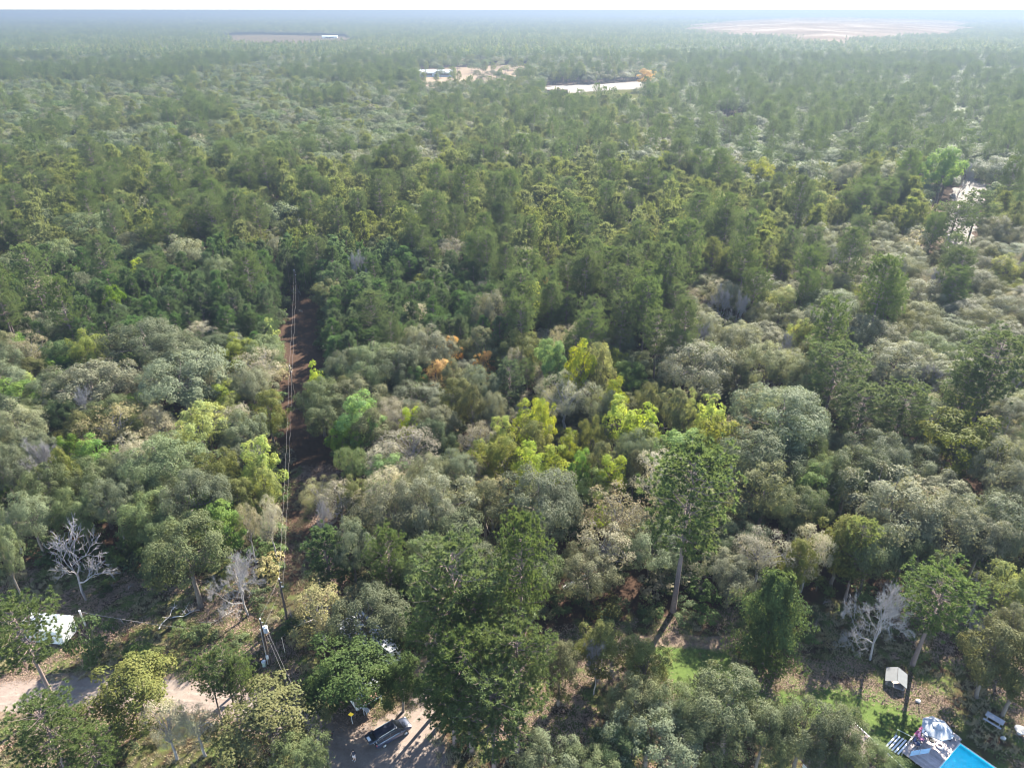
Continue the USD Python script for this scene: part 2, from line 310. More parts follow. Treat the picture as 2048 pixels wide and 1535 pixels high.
# ================================================================ trees: prototypes
def unit(v): return v / (np.linalg.norm(v, axis=-1, keepdims=True) + 1e-9)

def leaf_cards(P, N, length, width, rng, tilt=0.42):
    """one diamond-shaped spray of leaves (two triangles, folded along its spine) at every point, facing roughly along N"""
    n = len(P); N = unit(N + tilt * rng.normal(size=(n, 3)))
    T = unit(np.cross(N, rng.normal(size=(n, 3)))); B = np.cross(N, T)
    L = length * rng.uniform(0.6, 1.3, (n, 1)) / 2; W = width * rng.uniform(0.6, 1.3, (n, 1)) / 2
    v = np.stack([P + T * L, P + B * W - N * W * 0.35, P - T * L, P - B * W - N * W * 0.35], 1).reshape(-1, 3)
    i = np.arange(n)[:, None] * 4
    return v, np.concatenate([i + [[0, 1, 2]], i + [[0, 2, 3]]], 1).reshape(-1, 3)

def needle_tufts(P, D, length, width, per, rng, spread=0.8):
    """a brush of thin needles at every point, leaning along D"""
    n = len(P); P = np.repeat(P, per, 0); D = np.repeat(D, per, 0)
    d = unit(D + spread * rng.normal(size=P.shape)); s = unit(np.cross(d, rng.normal(size=P.shape)))
    L = length * rng.uniform(0.6, 1.2, (len(P), 1)); W = width * rng.uniform(0.7, 1.3, (len(P), 1))
    v = np.stack([P - s * W * 0.5 , P + s * W * 0.5, P + d * L], 1).reshape(-1, 3)
    return v, np.arange(len(v)).reshape(-1, 3)

def bent(p0, p1, rng, n=5, wob=0.08, sag=0.0):
    t = np.linspace(0, 1, n)[:, None]; p = np.asarray(p0) * (1 - t) + np.asarray(p1) * t
    L = np.linalg.norm(np.asarray(p1) - p0)
    p[1:-1] += rng.normal(size=(n - 2, 3)) * wob * L
    p[:, 2] += sag * L * np.sin(t[:, 0] * math.pi)
    return p

def broad_tree(seed, H=14.0, R=6.0, depth=0.62, clumps=46, cr=1.5, per=210, leaf=(0.34, 0.24), lobes=0.22, shape='dome', thin=1.0, inner=0.12, limbs=12, lod=0):
    """trunk and limbs; crown of leaf sprays gathered in clumps over a lumpy dome (or a taller ovoid)"""
    rng = np.random.default_rng(seed)
    rz = H * depth / 2; cz = H - rz
    C = []; ph = rng.uniform(0, 6.28, 6)
    tries = 0
    while len(C) < clumps and tries < 6000:
        tries += 1
        d = unit(rng.normal(size=3))
        if d[2] < -0.55: continue
        az = math.atan2(d[1], d[0])
        f = 1 + 1.25 * lobes * (math.sin(2 * az + ph[0]) * 0.5 + math.sin(3 * az + ph[1] + 2 * d[2]) * 0.6 + math.sin(5 * az + ph[2]) * 0.35) + rng.normal() * 0.11
        if shape == 'cone': w = max(0.12, (1 - (d[2] + 1) / 2) ** 0.75 * 1.35); p = np.array([unit(d[:2])[0] * R * w * f, unit(d[:2])[1] * R * w * f, rz * d[2]])
        elif shape == 'dome': p = np.array([d[0] * R * f, d[1] * R * f, rz * (d[2] if d[2] > 0 else d[2] * 0.75) * (0.85 + 0.15 * f)])
        else: p = np.array([d[0] * R * f, d[1] * R * f, rz * d[2]])
        p *= rng.choice([0.95, 0.82, 0.62], p=[0.5, 0.32, 0.18])
        if all(np.linalg.norm(p - q) > cr * 0.8 for q in C): C.append(p)
    C = np.array(C); out = unit(C * [1, 1, 1.4] / [R, R, rz])
    sizes = cr * rng.uniform(0.45, 1.35, len(C))
    n = (per * (sizes / cr) ** 2 * thin).astype(int); idx = np.repeat(np.arange(len(C)), n)
    d = unit(rng.normal(size=(len(idx), 3)) + out[idx] * 0.75 + [0, 0, 0.3])
    r = sizes[idx] * (0.45 + 0.62 * rng.uniform(0, 1, len(idx)) ** 0.6)
    r = r * np.where(rng.uniform(size=len(r)) < 0.14, rng.uniform(1.05, 1.6, len(r)), 1)
    P = C[idx] + d * r[:, None] * [1, 1, 0.72]
    N = d * 0.8 + out[idx] * 0.4 + [0, 0, 0.55]
    if inner:
        m = int(len(P) * inner); q = unit(rng.normal(size=(m, 3))) * rng.uniform(0.2, 0.8, (m, 1)) ** 0.5 * [R * 0.8, R * 0.8, rz * 0.8]
        P = np.vstack([P, q]); N = np.vstack([N, rng.normal(size=(m, 3))])
    P = P + [0, 0, cz]
    crown = leaf_cards(P, N, leaf[0], leaf[1], rng)
    if lod: 
        return tube([[0, 0, 0], [0, 0, cz]], [R * 0.05, R * 0.03], 4), crown
    fork = np.array([rng.normal() * 0.3, rng.normal() * 0.3, max(H - 2 * rz * 0.97, H * 0.22)])
    r0 = 0.035 * R + 0.012 * H
    wood = [tube(bent([0, 0, -0.1], fork, rng, 5, 0.02), np.linspace(r0 * 1.25, r0 * 0.8, 5), 8),
            tube(bent(fork, [rng.normal() * 0.4, rng.normal() * 0.4, H - rz * 0.45], rng, 6, 0.05), np.linspace(r0 * 0.75, r0 * 0.12, 6), 6)]
    order = rng.permutation(len(C))[:limbs]
    for k in order:
        e = C[k] + [0, 0, cz]; s = fork + (np.array([0, 0, H - rz * 0.6]) - fork) * rng.uniform(0, 0.6)
        pts = bent(s, e, rng, 6, 0.05, 0.06)
        wood.append(tube(pts, np.linspace(r0 * 0.42, r0 * 0.06, 6), 5))
        for _ in range(3):
            j = rng.integers(2, 5); q = pts[j] + unit(rng.normal(size=3) + unit(e - s)) * rng.uniform(0.8, 1.8) * R / 5
            wood.append(tube(bent(pts[j], q, rng, 4, 0.08), np.linspace(r0 * 0.14, r0 * 0.03, 4), 4))
    return cat(wood), crown

def pine_tree(seed, H=22.0, R=4.2, base=0.45, whorls=15, per_whorl=5, tufts=10, per=18, needle=(0.48, 0.12), top=0.35, droop=0.0, lod=0):
    """straight tapered trunk, whorls of upturned boughs, each bough carrying rounded clouds of needle brushes"""
    rng = np.random.default_rng(seed)
    r0 = 0.0125 * H + 0.05
    lean = rng.normal(size=2) * 0.012 * H
    tp = np.array([[lean[0] * t ** 1.5, lean[1] * t ** 1.5, H * t] for t in np.linspace(0, 1, 9)])
    trunk = [tube(tp * [1, 1, 0.985] + [0, 0, -0.1], np.linspace(r0, 0.04, 9) * (1 + 0.15 * (np.arange(9) == 0)), 8 if not lod else 4)]
    P, D = [], []
    for i in range(whorls):
        u = (i + rng.uniform(-0.3, 0.3)) / (whorls - 1); u = min(max(u, 0), 1)
        z = H * (base + (0.985 - base) * u)
        prof = (0.55 + 0.45 * min(1, u / 0.3)) * (math.sqrt(max(0, 1 - (max(0, u - 0.3) / 0.7) ** 2)) * (1 - 0.25 * top * u)) + 0.12
        a0 = rng.uniform(0, 6.28)
        for k in range(per_whorl):
            if rng.uniform() < 0.14: continue
            a = a0 + k * 2 * math.pi / per_whorl + rng.normal() * 0.25
            L = R * prof * rng.uniform(0.55, 1.25)
            up = (0.15 + 0.55 * u - droop) * L
            c = np.array([np.interp(z, tp[:, 2], tp[:, 0]), np.interp(z, tp[:, 2], tp[:, 1]), z])
            e = c + [math.cos(a) * L, math.sin(a) * L, up]
            bp = bent(c, e, rng, 4, 0.05, -0.06)
            if not lod: trunk.append(tube(bp, np.linspace(0.05 + 0.008 * L, 0.015, 4), 4, cap=False))
            m = max(2, int(tufts * (0.5 + L / R * 0.8)))
            tt = rng.uniform(0.38, 1.04, m) ** 0.75
            side = np.array([-math.sin(a), math.cos(a), 0])
            q = c + (e - c) * tt[:, None] + side * (rng.normal(size=(m, 1)) * 0.24 * L * tt[:, None]) + [0, 0, 1] * (rng.normal(size=(m, 1)) * (0.24 if lod else 0.12) * L + 0.08)
            P.append(q); D.append(unit(np.repeat([(e - c) / (L + 1e-6) * 0.6 + [0, 0, 0.75]], m, 0)))
    m = 8; P.append(np.array([tp[-1]] * m) + rng.normal(size=(m, 3)) * [0.25, 0.25, 0.4]); D.append(np.repeat([[0, 0, 1.0]], m, 0))
    crown = needle_tufts(np.vstack(P), np.vstack(D), needle[0], needle[1], per, rng)
    return cat(trunk), crown

def bare_tree(seed, H=11.0, R=4.0, levels=5, fan=3, sparse=0.0, spread=0.75, twig=0.012, twigs_more=0):
    """a leafless tree: branches forking down to twigs"""
    rng = np.random.default_rng(seed); wood, twigs = [], []
    def grow(p, d, L, r, lev):
        e = p + d * L
        pts = bent(p, e, rng, 4, 0.06); 
        (wood if lev < 3 else twigs).append(tube(pts, np.linspace(r, r * 0.62, 4), 6 if lev < 2 else 3, cap=False))
        if lev >= levels: return
        for k in range(fan + (rng.uniform() < 0.4)):
            s = pts[rng.integers(2, 4)]
            nd = unit(d + spread * rng.normal(size=3) + [0, 0, 0.16])
            grow(s, nd, L * rng.uniform(0.58, 0.85), max(r * 0.55, twig), lev + 1)
    grow(np.array([0, 0, -0.1]), unit(np.array([rng.normal() * 0.08, rng.normal() * 0.08, 1])), H * 0.34, 0.016 * H + 0.03, 0)
    tr, br = cat(wood), cat(twigs)
    allv = np.vstack([tr[0], br[0]]); s = H / allv[:, 2].max(); rr = R / np.percentile(np.linalg.norm(allv[:, :2], axis=1), 97)
    sc = np.array([rr, rr, s])
    if twigs_more:
        q = br[0][rng.integers(0, len(br[0]), twigs_more)]; fine = needle_tufts(q, unit(q - [0, 0, H * 0.3] + 1e-6) * [1, 1, 0.5] + [0, 0, 0.3], 0.55, 0.022, 3, rng, 0.6)
        br = cat([br, fine])
    return (tr[0] * sc, tr[1]), (br[0] * sc, br[1])

def cedar_tree(seed, H=12.0, R=3.6):
    rng = np.random.default_rng(seed); n = 15000
    u = rng.uniform(0.02, 1, n) ** 0.8; a = rng.uniform(0, 6.28, n)
    prof = R * np.minimum(1, (1 - u) * 1.9 + 0.05) ** 0.5 * (0.80 + 0.24 * np.sin(5 * a + 9 * u) + 0.30 * np.sin(3 * a - 13 * u) + 0.12 * np.sin(7 * a + 31 * u)) * np.minimum(1, 0.7 + u * 2)
    r = prof * rng.uniform(0.70, 1.15, n)
    P = np.stack([np.cos(a) * r, np.sin(a) * r, 0.35 + u * (H - 0.4)], 1) + rng.normal(size=(n, 3)) * 0.12
    N = np.stack([np.cos(a), np.sin(a), 0.5 + 0 * a], 1)
    return tube([[0, 0, -0.1], [0, 0, H * 0.9]], [0.28, 0.05], 8), leaf_cards(P, N, 0.36, 0.2, rng, 0.5)

# bark and foliage colours
BARK = mat('bark_grey_brown', (0.10, 0.082, 0.068), 0.9, 0.35, 4.0, bump=0.02)
PBARK = mat('bark_pine', (0.115, 0.085, 0.075), 0.9, 0.35, 5.0, bump=0.02)
PALE = mat('bark_pale_grey', (0.165, 0.150, 0.145), 0.85, 0.4, 3.0)
DEAD = mat('bark_dead_grey', (0.15, 0.14, 0.145), 0.85, 0.25, 3.0)
PROTO = {}     # code -> list of prototype names, H and R of each
usd_class = stage.CreateClassPrim('/World/tree_kinds')
def proto(code, key, H, R, trunk, crown, tm, cm, names=('trunk', 'crown')):
    p = f'/World/tree_kinds/{key}'
    x = UsdGeom.Xform.Define(stage, p)
    usdkit.mesh(stage, f'{p}/{names[0]}', trunk, tm, smooth=50 if len(trunk[1]) < 4000 else False)
    usdkit.mesh(stage, f'{p}/{names[1]}', crown, cm)
    PROTO.setdefault(code, []).append((p, H, R))

LM = {}
def lm(key, *a, **k):
    if key not in LM: LM[key] = leaf_mat('leaves_' + key, *a, **k)
    return LM[key]
GREYGREEN = lm('grey_green', (0.112, 0.150, 0.066), (0.165, 0.195, 0.088), spec=0.12, rough=0.6)
SILVER = lm('silver', (0.165, 0.185, 0.092), (0.230, 0.235, 0.125), spec=0.12, rough=0.6)
MIDGREEN = lm('mid_green', (0.096, 0.157, 0.052), (0.152, 0.198, 0.068))
DARKGREEN = lm('dark_green', (0.055, 0.092, 0.032), (0.088, 0.130, 0.042), spec=0.06)
OLIVE = lm('olive', (0.118, 0.138, 0.038), (0.170, 0.172, 0.050))
LIME = lm('lime', (0.235, 0.320, 0.045), (0.310, 0.350, 0.050), trans=0.45)
YELLOW = lm('yellow', (0.300, 0.310, 0.045), (0.225, 0.285, 0.050), trans=0.45)
ORANGE = lm('orange', (0.526, 0.297, 0.114), (0.479, 0.355, 0.122), trans=0.4)
TAN = lm('tan', (0.319, 0.272, 0.157), (0.263, 0.248, 0.122))
PINK = lm('pale_tan', (0.398, 0.355, 0.237), (0.327, 0.314, 0.194))
BRIGHT = lm('bright_green', (0.112, 0.231, 0.037), (0.191, 0.297, 0.043), trans=0.38)
NEEDLE = lm('needles', (0.100, 0.155, 0.050), (0.150, 0.205, 0.062), trans=0.3, inst=0.45)
NEEDLEY = lm('needles_young', (0.070, 0.130, 0.050), (0.110, 0.180, 0.064), trans=0.35)
NEEDLEL = lm('needles_light', (0.155, 0.195, 0.060), (0.205, 0.240, 0.072), trans=0.36, inst=0.7)
CEDAR = lm('cedar', (0.070, 0.120, 0.036), (0.115, 0.165, 0.044))

for i in range(3):
    proto('og', f'grey_oak_{i}', 14, 7, *broad_tree(10 + i, 14, 7, 0.62, 62, 1.55, 230), BARK, GREYGREEN)
for i in range(2):
    proto('os', f'silver_oak_{i}', 13, 6.5, *broad_tree(20 + i, 13, 6.5, 0.6, 58, 1.45, 215, thin=0.9), BARK, SILVER)
    proto('om', f'mid_oak_{i}', 13, 6, *broad_tree(30 + i, 13, 6, 0.68, 52, 1.45, 230), BARK, MIDGREEN)
    proto('oo', f'olive_tree_{i}', 12, 5, *broad_tree(40 + i, 12, 5, 0.7, 46, 1.25, 190, lobes=0.28, shape='ovoid'), BARK, OLIVE)
    proto('lm', f'lime_tree_{i}', 11, 2.8, *broad_tree(50 + i, 11, 2.8, 0.74, 34, 0.9, 130, (0.30, 0.22), lobes=0.3, shape='ovoid', limbs=8), BARK, LIME)
    proto('yb', f'yellow_tree_{i}', 11, 3.4, *broad_tree(60 + i, 11, 3.4, 0.7, 36, 1.0, 150, (0.30, 0.22), lobes=0.3, shape='ovoid', limbs=8), BARK, YELLOW)
    proto('gr', f'green_tree_{i}', 11, 3.6, *broad_tree(70 + i, 11, 3.6, 0.74, 38, 1.05, 160, lobes=0.3, shape='ovoid', limbs=8), BARK, BRIGHT)
    proto('tn', f'tan_tree_{i}', 11, 3.8, *broad_tree(80 + i, 11, 3.8, 0.7, 40, 1.05, 120, (0.26, 0.18), thin=0.75, shape='ovoid', limbs=16, inner=0.2), PALE, TAN)
    proto('pk', f'pale_tan_tree_{i}', 11, 4, *broad_tree(90 + i, 11, 4, 0.66, 44, 1.1, 130, (0.24, 0.16), thin=0.75, shape='ovoid', limbs=18, inner=0.25), PALE, PINK)
    proto('od', f'dark_oak_{i}', 12, 5, *broad_tree(100 + i, 12, 5, 0.72, 46, 1.35, 220), BARK, DARKGREEN)
proto('or', 'orange_tree', 9, 2.6, *broad_tree(110, 9, 2.6, 0.7, 28, 0.85, 120, (0.26, 0.2), lobes=0.3, shape='ovoid', limbs=8), BARK, ORANGE)
for i in range(4): proto('pn', f'pine_{i}', 24, 4.6, *pine_tree(200 + i, 24, 4.6, (0.45, 0.38, 0.5, 0.42)[i], (17, 19, 15, 18)[i], 6, 12, 22, (0.50, 0.13)), PBARK, NEEDLE)
for i in range(4): proto('py', f'young_pine_{i}', 15, 2.9, *pine_tree(220 + i, 15, 2.9, 0.16, 17, 6, 9, 20, (0.46, 0.14), top=0.6), PBARK, NEEDLEY)
for i in range(3): proto('pl', f'light_pine_{i}', 17, 3.2, *pine_tree(240 + i, 17, 3.2, 0.30, 16, 6, 9, 20, (0.46, 0.14), top=0.55), PBARK, NEEDLEL)
for i in range(3): proto('ba', f'bare_{i}', 11, 4, *bare_tree(300 + i, 11, 4, 5, 3, twigs_more=4500), PALE, PALE, names=('trunk', 'branches'))
proto('dd', 'dead_0', 13, 4.6, *bare_tree(320, 13, 5.0, 5, 3, spread=0.68, twig=0.03), DEAD, DEAD, names=('trunk', 'branches'))
proto('ce', 'cedar_0', 12, 3.6, *cedar_tree(400), BARK, CEDAR)
for i in range(2): proto('sh', f'shrub_{i}', 2.6, 1.7, *broad_tree(500 + i, 2.6, 1.7, 0.9, 16, 0.6, 75, (0.24, 0.16), limbs=4), BARK, (MIDGREEN, DARKGREEN)[i])
proto('st', 'shrub_tan', 2.4, 1.8, *broad_tree(510, 2.4, 1.8, 0.9, 16, 0.6, 60, (0.2, 0.14), limbs=6), BARK, TAN)
# ================================================================ the forest
# surveyed trees: kind, pixel of the crown's top in the photograph, crown width in its pixels, height in metres (0: usual for the kind)
SURVEY = '''
pn 26 1214 125 16|pn 75 1412 125 12|pn 172 1466 85 9|sh 165 1243 72 6.5|oo 270 1318 160 10|pn 408 1316 62 11|pn 440 1303 66 12|pn 470 1322 58 10.5|oo 535 1366 195 9|og 600 1478 110 8|pk 330 1405 75 9|pk 392 1410 70 8
og 375 1046 152 14|bw 468 1108 112 11|dd 108 1026 135 15.5|po 640 1168 120 10|og 735 1180 130 11|od 705 1278 165 9.5|od 655 1345 85 7|od 800 1322 80 8|py 645 1064 78 12|og 705 1053 80 12|pn 770 1068 80 14|og 845 1083 90 12
pn 905 1098 150 24|pn 870 1175 110 19|pn 950 1165 110 18|pn 935 1275 150 18|pn 1035 1262 140 19|pn 985 1345 160 17|pn 900 1320 120 14|pn 1045 1043 95 24|og 945 1082 105 12|pn 1392 900 150 27|og 1080 943 155 15|os 870 955 130 15|os 790 975 110 14|og 900 1010 120 12
tn 1235 972 125 13|tn 1210 1040 100 11|oo 1200 1248 100 9|oo 1120 1292 90 9.5|oo 1285 1280 105 9|ba 1195 1285 75 9|os 1270 1365 110 10|og 1345 1372 110 10|og 1300 1410 150 9|og 1460 1358 155 11|og 1400 1420 120 9|og 1610 1402 130 11|og 1530 1415 110 10|og 1680 1435 110 9|og 1742 1482 85 6.5|od 1790 1525 70 5|og 1100 1478 130 8|og 1170 1490 110 7.5|od 1240 1455 90 8
ce 1565 1150 122 15|bw 1790 1168 135 13|pn 1895 1140 125 16|yo 2020 1128 100 12|ba 1975 1135 90 10|oo 1990 1255 110 11|oo 2045 1290 110 11|os 2030 1215 90 11
pk 1525 1062 90 11|pk 1620 1060 80 11|oo 1685 1038 105 12|oo 1600 1085 80 10|og 1745 1048 100 12|pl 1735 1043 70 14|os 1820 1015 100 13|os 1900 1000 135 14|os 1960 1040 100 12|og 1830 1075 90 11|yo 1530 930 130 14|gr 1625 940 85 12|og 1590 975 90 12|os 1790 952 170 15|og 1700 900 120 14|og 1650 915 80 13|og 1750 870 110 14
yo 1935 825 150 15|os 1990 880 110 14|os 2030 930 100 14|og 1560 778 165 17|og 1595 840 90 15|pn 1682 692 100 20|pn 1740 775 110 17|pn 1820 775 100 17|yb 1767 818 40 9|pn 2005 668 120 24|pn 1955 720 80 19|ba 1845 725 80 12|yo 1925 785 40 9
os 1390 692 130 15|os 1475 658 95 14|os 1535 692 100 14|ba 1540 715 60 11|ba 1402 652 70 12|ba 1575 670 50 12|yb 1605 640 50 12|oo 1650 660 90 13|os 1610 720 80 13|os 1790 690 120 14|os 1740 640 110 14
yb 1162 688 55 15|yb 1200 690 50 15|oo 1180 715 80 13|gr 1103 683 55 15|pk 1118 655 40 14|pk 1145 652 35 14|gr 1258 725 60 10|pf 1135 745 95 14|lm 1052 805 50 12|yb 1085 800 45 13|yb 1070 842 60 11|yb 1005 875 70 11|lm 965 885 50 10|lm 1240 796 60 12|lm 1228 760 45 12|yo 1300 767 55 13|lm 1290 812 60 12|lm 1300 850 60 10|oo 1350 785 75 13|lm 1378 783 30 12|lm 1422 792 55 12|yb 1430 838 80 12|yb 1410 870 50 10|yo 1182 836 50 12|lm 1137 862 42 10|lm 1105 895 70 10|lm 1060 890 60 11|gr 1165 905 40 11|oo 1200 890 60 12|lm 1222 912 55 10|lm 1190 940 60 8|oo 1268 908 42 11|og 1272 868 70 12|gr 1372 865 90 12|pk 1322 905 100 13|yo 1440 910 60 10|ba 1452 925 60 12|os 1205 780 60 12
gr 725 792 75 14|oo 745 825 80 12|gr 690 845 50 10|pk 785 808 70 11|lm 822 816 40 11|os 868 808 85 11|pk 815 860 105 11|pk 770 890 80 10|gr 772 912 80 9|og 704 900 50 11|og 640 765 75 12|og 660 800 90 11|lm 632 726 28 13|og 740 697 110 14|og 790 697 90 14|og 690 705 70 13|os 865 662 90 14|os 830 660 60 14|or 898 672 38 12|or 968 703 34 11|oo 960 660 70 13|pk 1030 698 36 12|gr 830 738 42 10|or 875 718 50 11|oo 905 725 50 11|py 1018 725 60 13|og 955 742 70 12|oo 910 765 65 12|oo 945 780 60 13|os 985 790 60 12|pk 955 848 70 11|lm 1003 836 40 10|og 915 905 80 11|tn 985 955 70 10|tn 940 915 60 10|pf 640 952 70 8|pk 680 965 80 9|yo 705 958 48 10|bw 640 1000 45 10|os 850 915 70 12
og 290 645 135 15|og 355 675 120 15|og 365 712 155 16|os 180 730 155 14|bw 152 772 60 13|od 130 800 70 11|tn 235 808 105 13|oo 165 830 80 11|oo 270 825 60 11|pk 315 812 55 11|tn 330 835 70 10|yb 400 808 92 15|lm 447 765 50 11|gr 273 788 40 9|oo 540 790 65 12|yo 465 795 50 11|pk 470 815 70 11|os 505 740 75 13|pk 520 700 90 13|od 430 680 70 12|yo 470 675 70 13|og 330 875 130 15|og 270 910 100 13|og 385 950 110 14|yo 435 905 85 14|oo 480 965 60 10|lm 520 880 60 14|lm 530 930 50 11|ba 65 875 85 13|pk 262 872 70 11|og 195 920 100 13|oo 130 905 50 13|og 90 935 85 12|og 20 900 80 13|gr 140 875 50 10|og 230 965 90 13|og 300 990 100 12|og 340 1020 90 11|gr 405 985 70 10|gr 440 1010 80 11|og 160 980 90 12|og 60 990 100 12|pk 495 1010 45 11|pk 540 1000 50 12|os 40 810 100 13|gr 40 760 90 12|og 95 750 80 12|lm 62 748 30 10|pk 55 670 70 14|og 20 690 80 13|yo 175 668 60 14|od 120 690 60 12|gr 120 715 50 10|og 10 1060 60 14
lm 280 520 28 13|og 437 520 60 14|gr 229 575 34 14|pk 90 555 65 14|os 365 480 80 15|ba 212 490 48 13|lm 540 640 28 12|oo 500 452 48 15|og 180 430 95 16|pk 900 480 65 14|os 1040 500 62 15|yb 1060 568 48 16|or 1098 556 34 13|os 985 592 80 15|os 1275 535 85 15|ba 1145 520 42 13|ba 710 500 42 16
yb 1523 320 42 19|gr 1892 300 58 25|gr 1819 307 34 23|ba 1935 326 40 18|os 1698 333 70 19|os 1767 331 75 18|og 1994 320 90 19|yb 1643 386 44 17|pn 1753 355 58 22|yb 1563 575 58 13|ba 1450 570 52 14|ba 1486 581 42 14|yo 1541 501 38 14|ba 1873 534 52 14|pn 1786 552 58 20|yb 2012 512 48 14|pn 1920 406 64 20|pn 1965 384 62 20|or 1292 140 34 22
'''
NAMES = {'og': ('oak_tree', 'grey-green domed oak'), 'os': ('oak_tree', 'silvery pale oak'), 'om': ('oak_tree', 'mid-green oak'), 'od': ('oak_tree', 'dark green oak'),
         'oo': ('broadleaf_tree', 'olive-green leafy tree'), 'yo': ('broadleaf_tree', 'yellowish olive tree'), 'lm': ('broadleaf_tree', 'lime-green leafy tree'), 'yb': ('broadleaf_tree', 'bright yellow-green tree'), 'gr': ('broadleaf_tree', 'fresh green leafy tree'),
         'tn': ('broadleaf_tree', 'tan thin-leaved tree'), 'pk': ('broadleaf_tree', 'pale buff thin tree'), 'pf': ('broadleaf_tree', 'pale feathery tree'), 'po': ('broadleaf_tree', 'pale olive thin tree'), 'or': ('broadleaf_tree', 'orange autumn tree'),
         'pn': ('pine_tree', 'tall green pine'), 'py': ('young_pine_tree', 'young dark pine'), 'pl': ('young_pine_tree', 'young light pine'),
         'ba': ('bare_tree', 'bare grey tree'), 'bw': ('bare_tree', 'bare whitish tree'), 'dd': ('dead_tree', 'dead leafless grey tree'), 'ce': ('cedar_tree', 'dense dark cedar'), 'sh': ('shrub', 'round green shrub')}
SAME = {'yo': 'oo', 'po': 'tn', 'pf': 'pk', 'bw': 'ba'}          # extra colours of a kind share its shapes
USUAL = {'og': 14, 'os': 13.5, 'om': 13, 'od': 12, 'oo': 12, 'lm': 11, 'yb': 12, 'gr': 11, 'tn': 11, 'pk': 11, 'or': 11, 'pn': 23, 'py': 14.5, 'pl': 17, 'ba': 12, 'ce': 13, 'sh': 3}
CONIC = {'pn', 'py', 'pl', 'dd', 'ba', 'bw', 'ce', 'sh'}
YOLIVE = lm('yellow_olive', (0.195, 0.225, 0.045), (0.165, 0.19, 0.05), trans=0.36)
for i in range(2): proto('yo', f'yellow_olive_tree_{i}', 12, 5, *broad_tree(140 + i, 12, 5, 0.7, 48, 1.2, 190, lobes=0.28, shape='ovoid'), BARK, YOLIVE)
for i in range(2): proto('po', f'pale_olive_tree_{i}', 11, 4.2, *broad_tree(150 + i, 11, 4.2, 0.8, 42, 1.1, 140, (0.28, 0.19), lobes=0.28, shape='ovoid', limbs=14), PALE, lm('pale_olive', (0.24, 0.24, 0.105), (0.27, 0.24, 0.13)))
proto('pf', 'feathery_tree', 11, 4.2, *broad_tree(160, 11, 4.2, 0.78, 40, 1.2, 260, (0.17, 0.10), lobes=0.16, shape='ovoid', limbs=20, inner=0.3), PALE, lm('feathery', (0.28, 0.28, 0.14), (0.31, 0.29, 0.18)))
proto('bw', 'bare_white_0', 11, 4, *bare_tree(330, 11, 4, 5, 3, twigs_more=4500), mat('bark_white', (0.215, 0.20, 0.195), 0.85, 0.2, 3.0), mat('bark_white', (0,0,0)), names=('trunk', 'branches'))

rng = np.random.default_rng(7)
trees = []                                   # kind, x, y, H, R, surveyed
for item in SURVEY.replace('\n', '|').split('|'):
    if not item.strip(): continue
    k, px, py, w, *h = item.split(); px, py, w = float(px), float(py), float(w); hk = 1.16 if k in ('lm', 'yb') and 860 < px < 1480 and py > 680 else 1.0; H = hk * (float(h[0]) if h and float(h[0]) else USUAL[SAME.get(k, k)])
    if k in CONIC:
        xy = at(px, py, H); R = w / 2 * pix(*xy, H * 0.7)[2] / FPX
    else:
        xy = at(px, py, H)
        for _ in range(4):
            d = pix(*xy, H * 0.7)[2]; R = w / 2 * d / FPX; rz = H * 0.33
            th = math.atan2(CAM_H - H, np.linalg.norm(xy)); ext = math.hypot(R * math.sin(th), rz * math.cos(th)) * 0.92
            xy = at(px, py + ext * FPX / d, H - rz)
    trees.append((k, xy[0], xy[1], H, R * 1.05, True))
NS = len(trees)

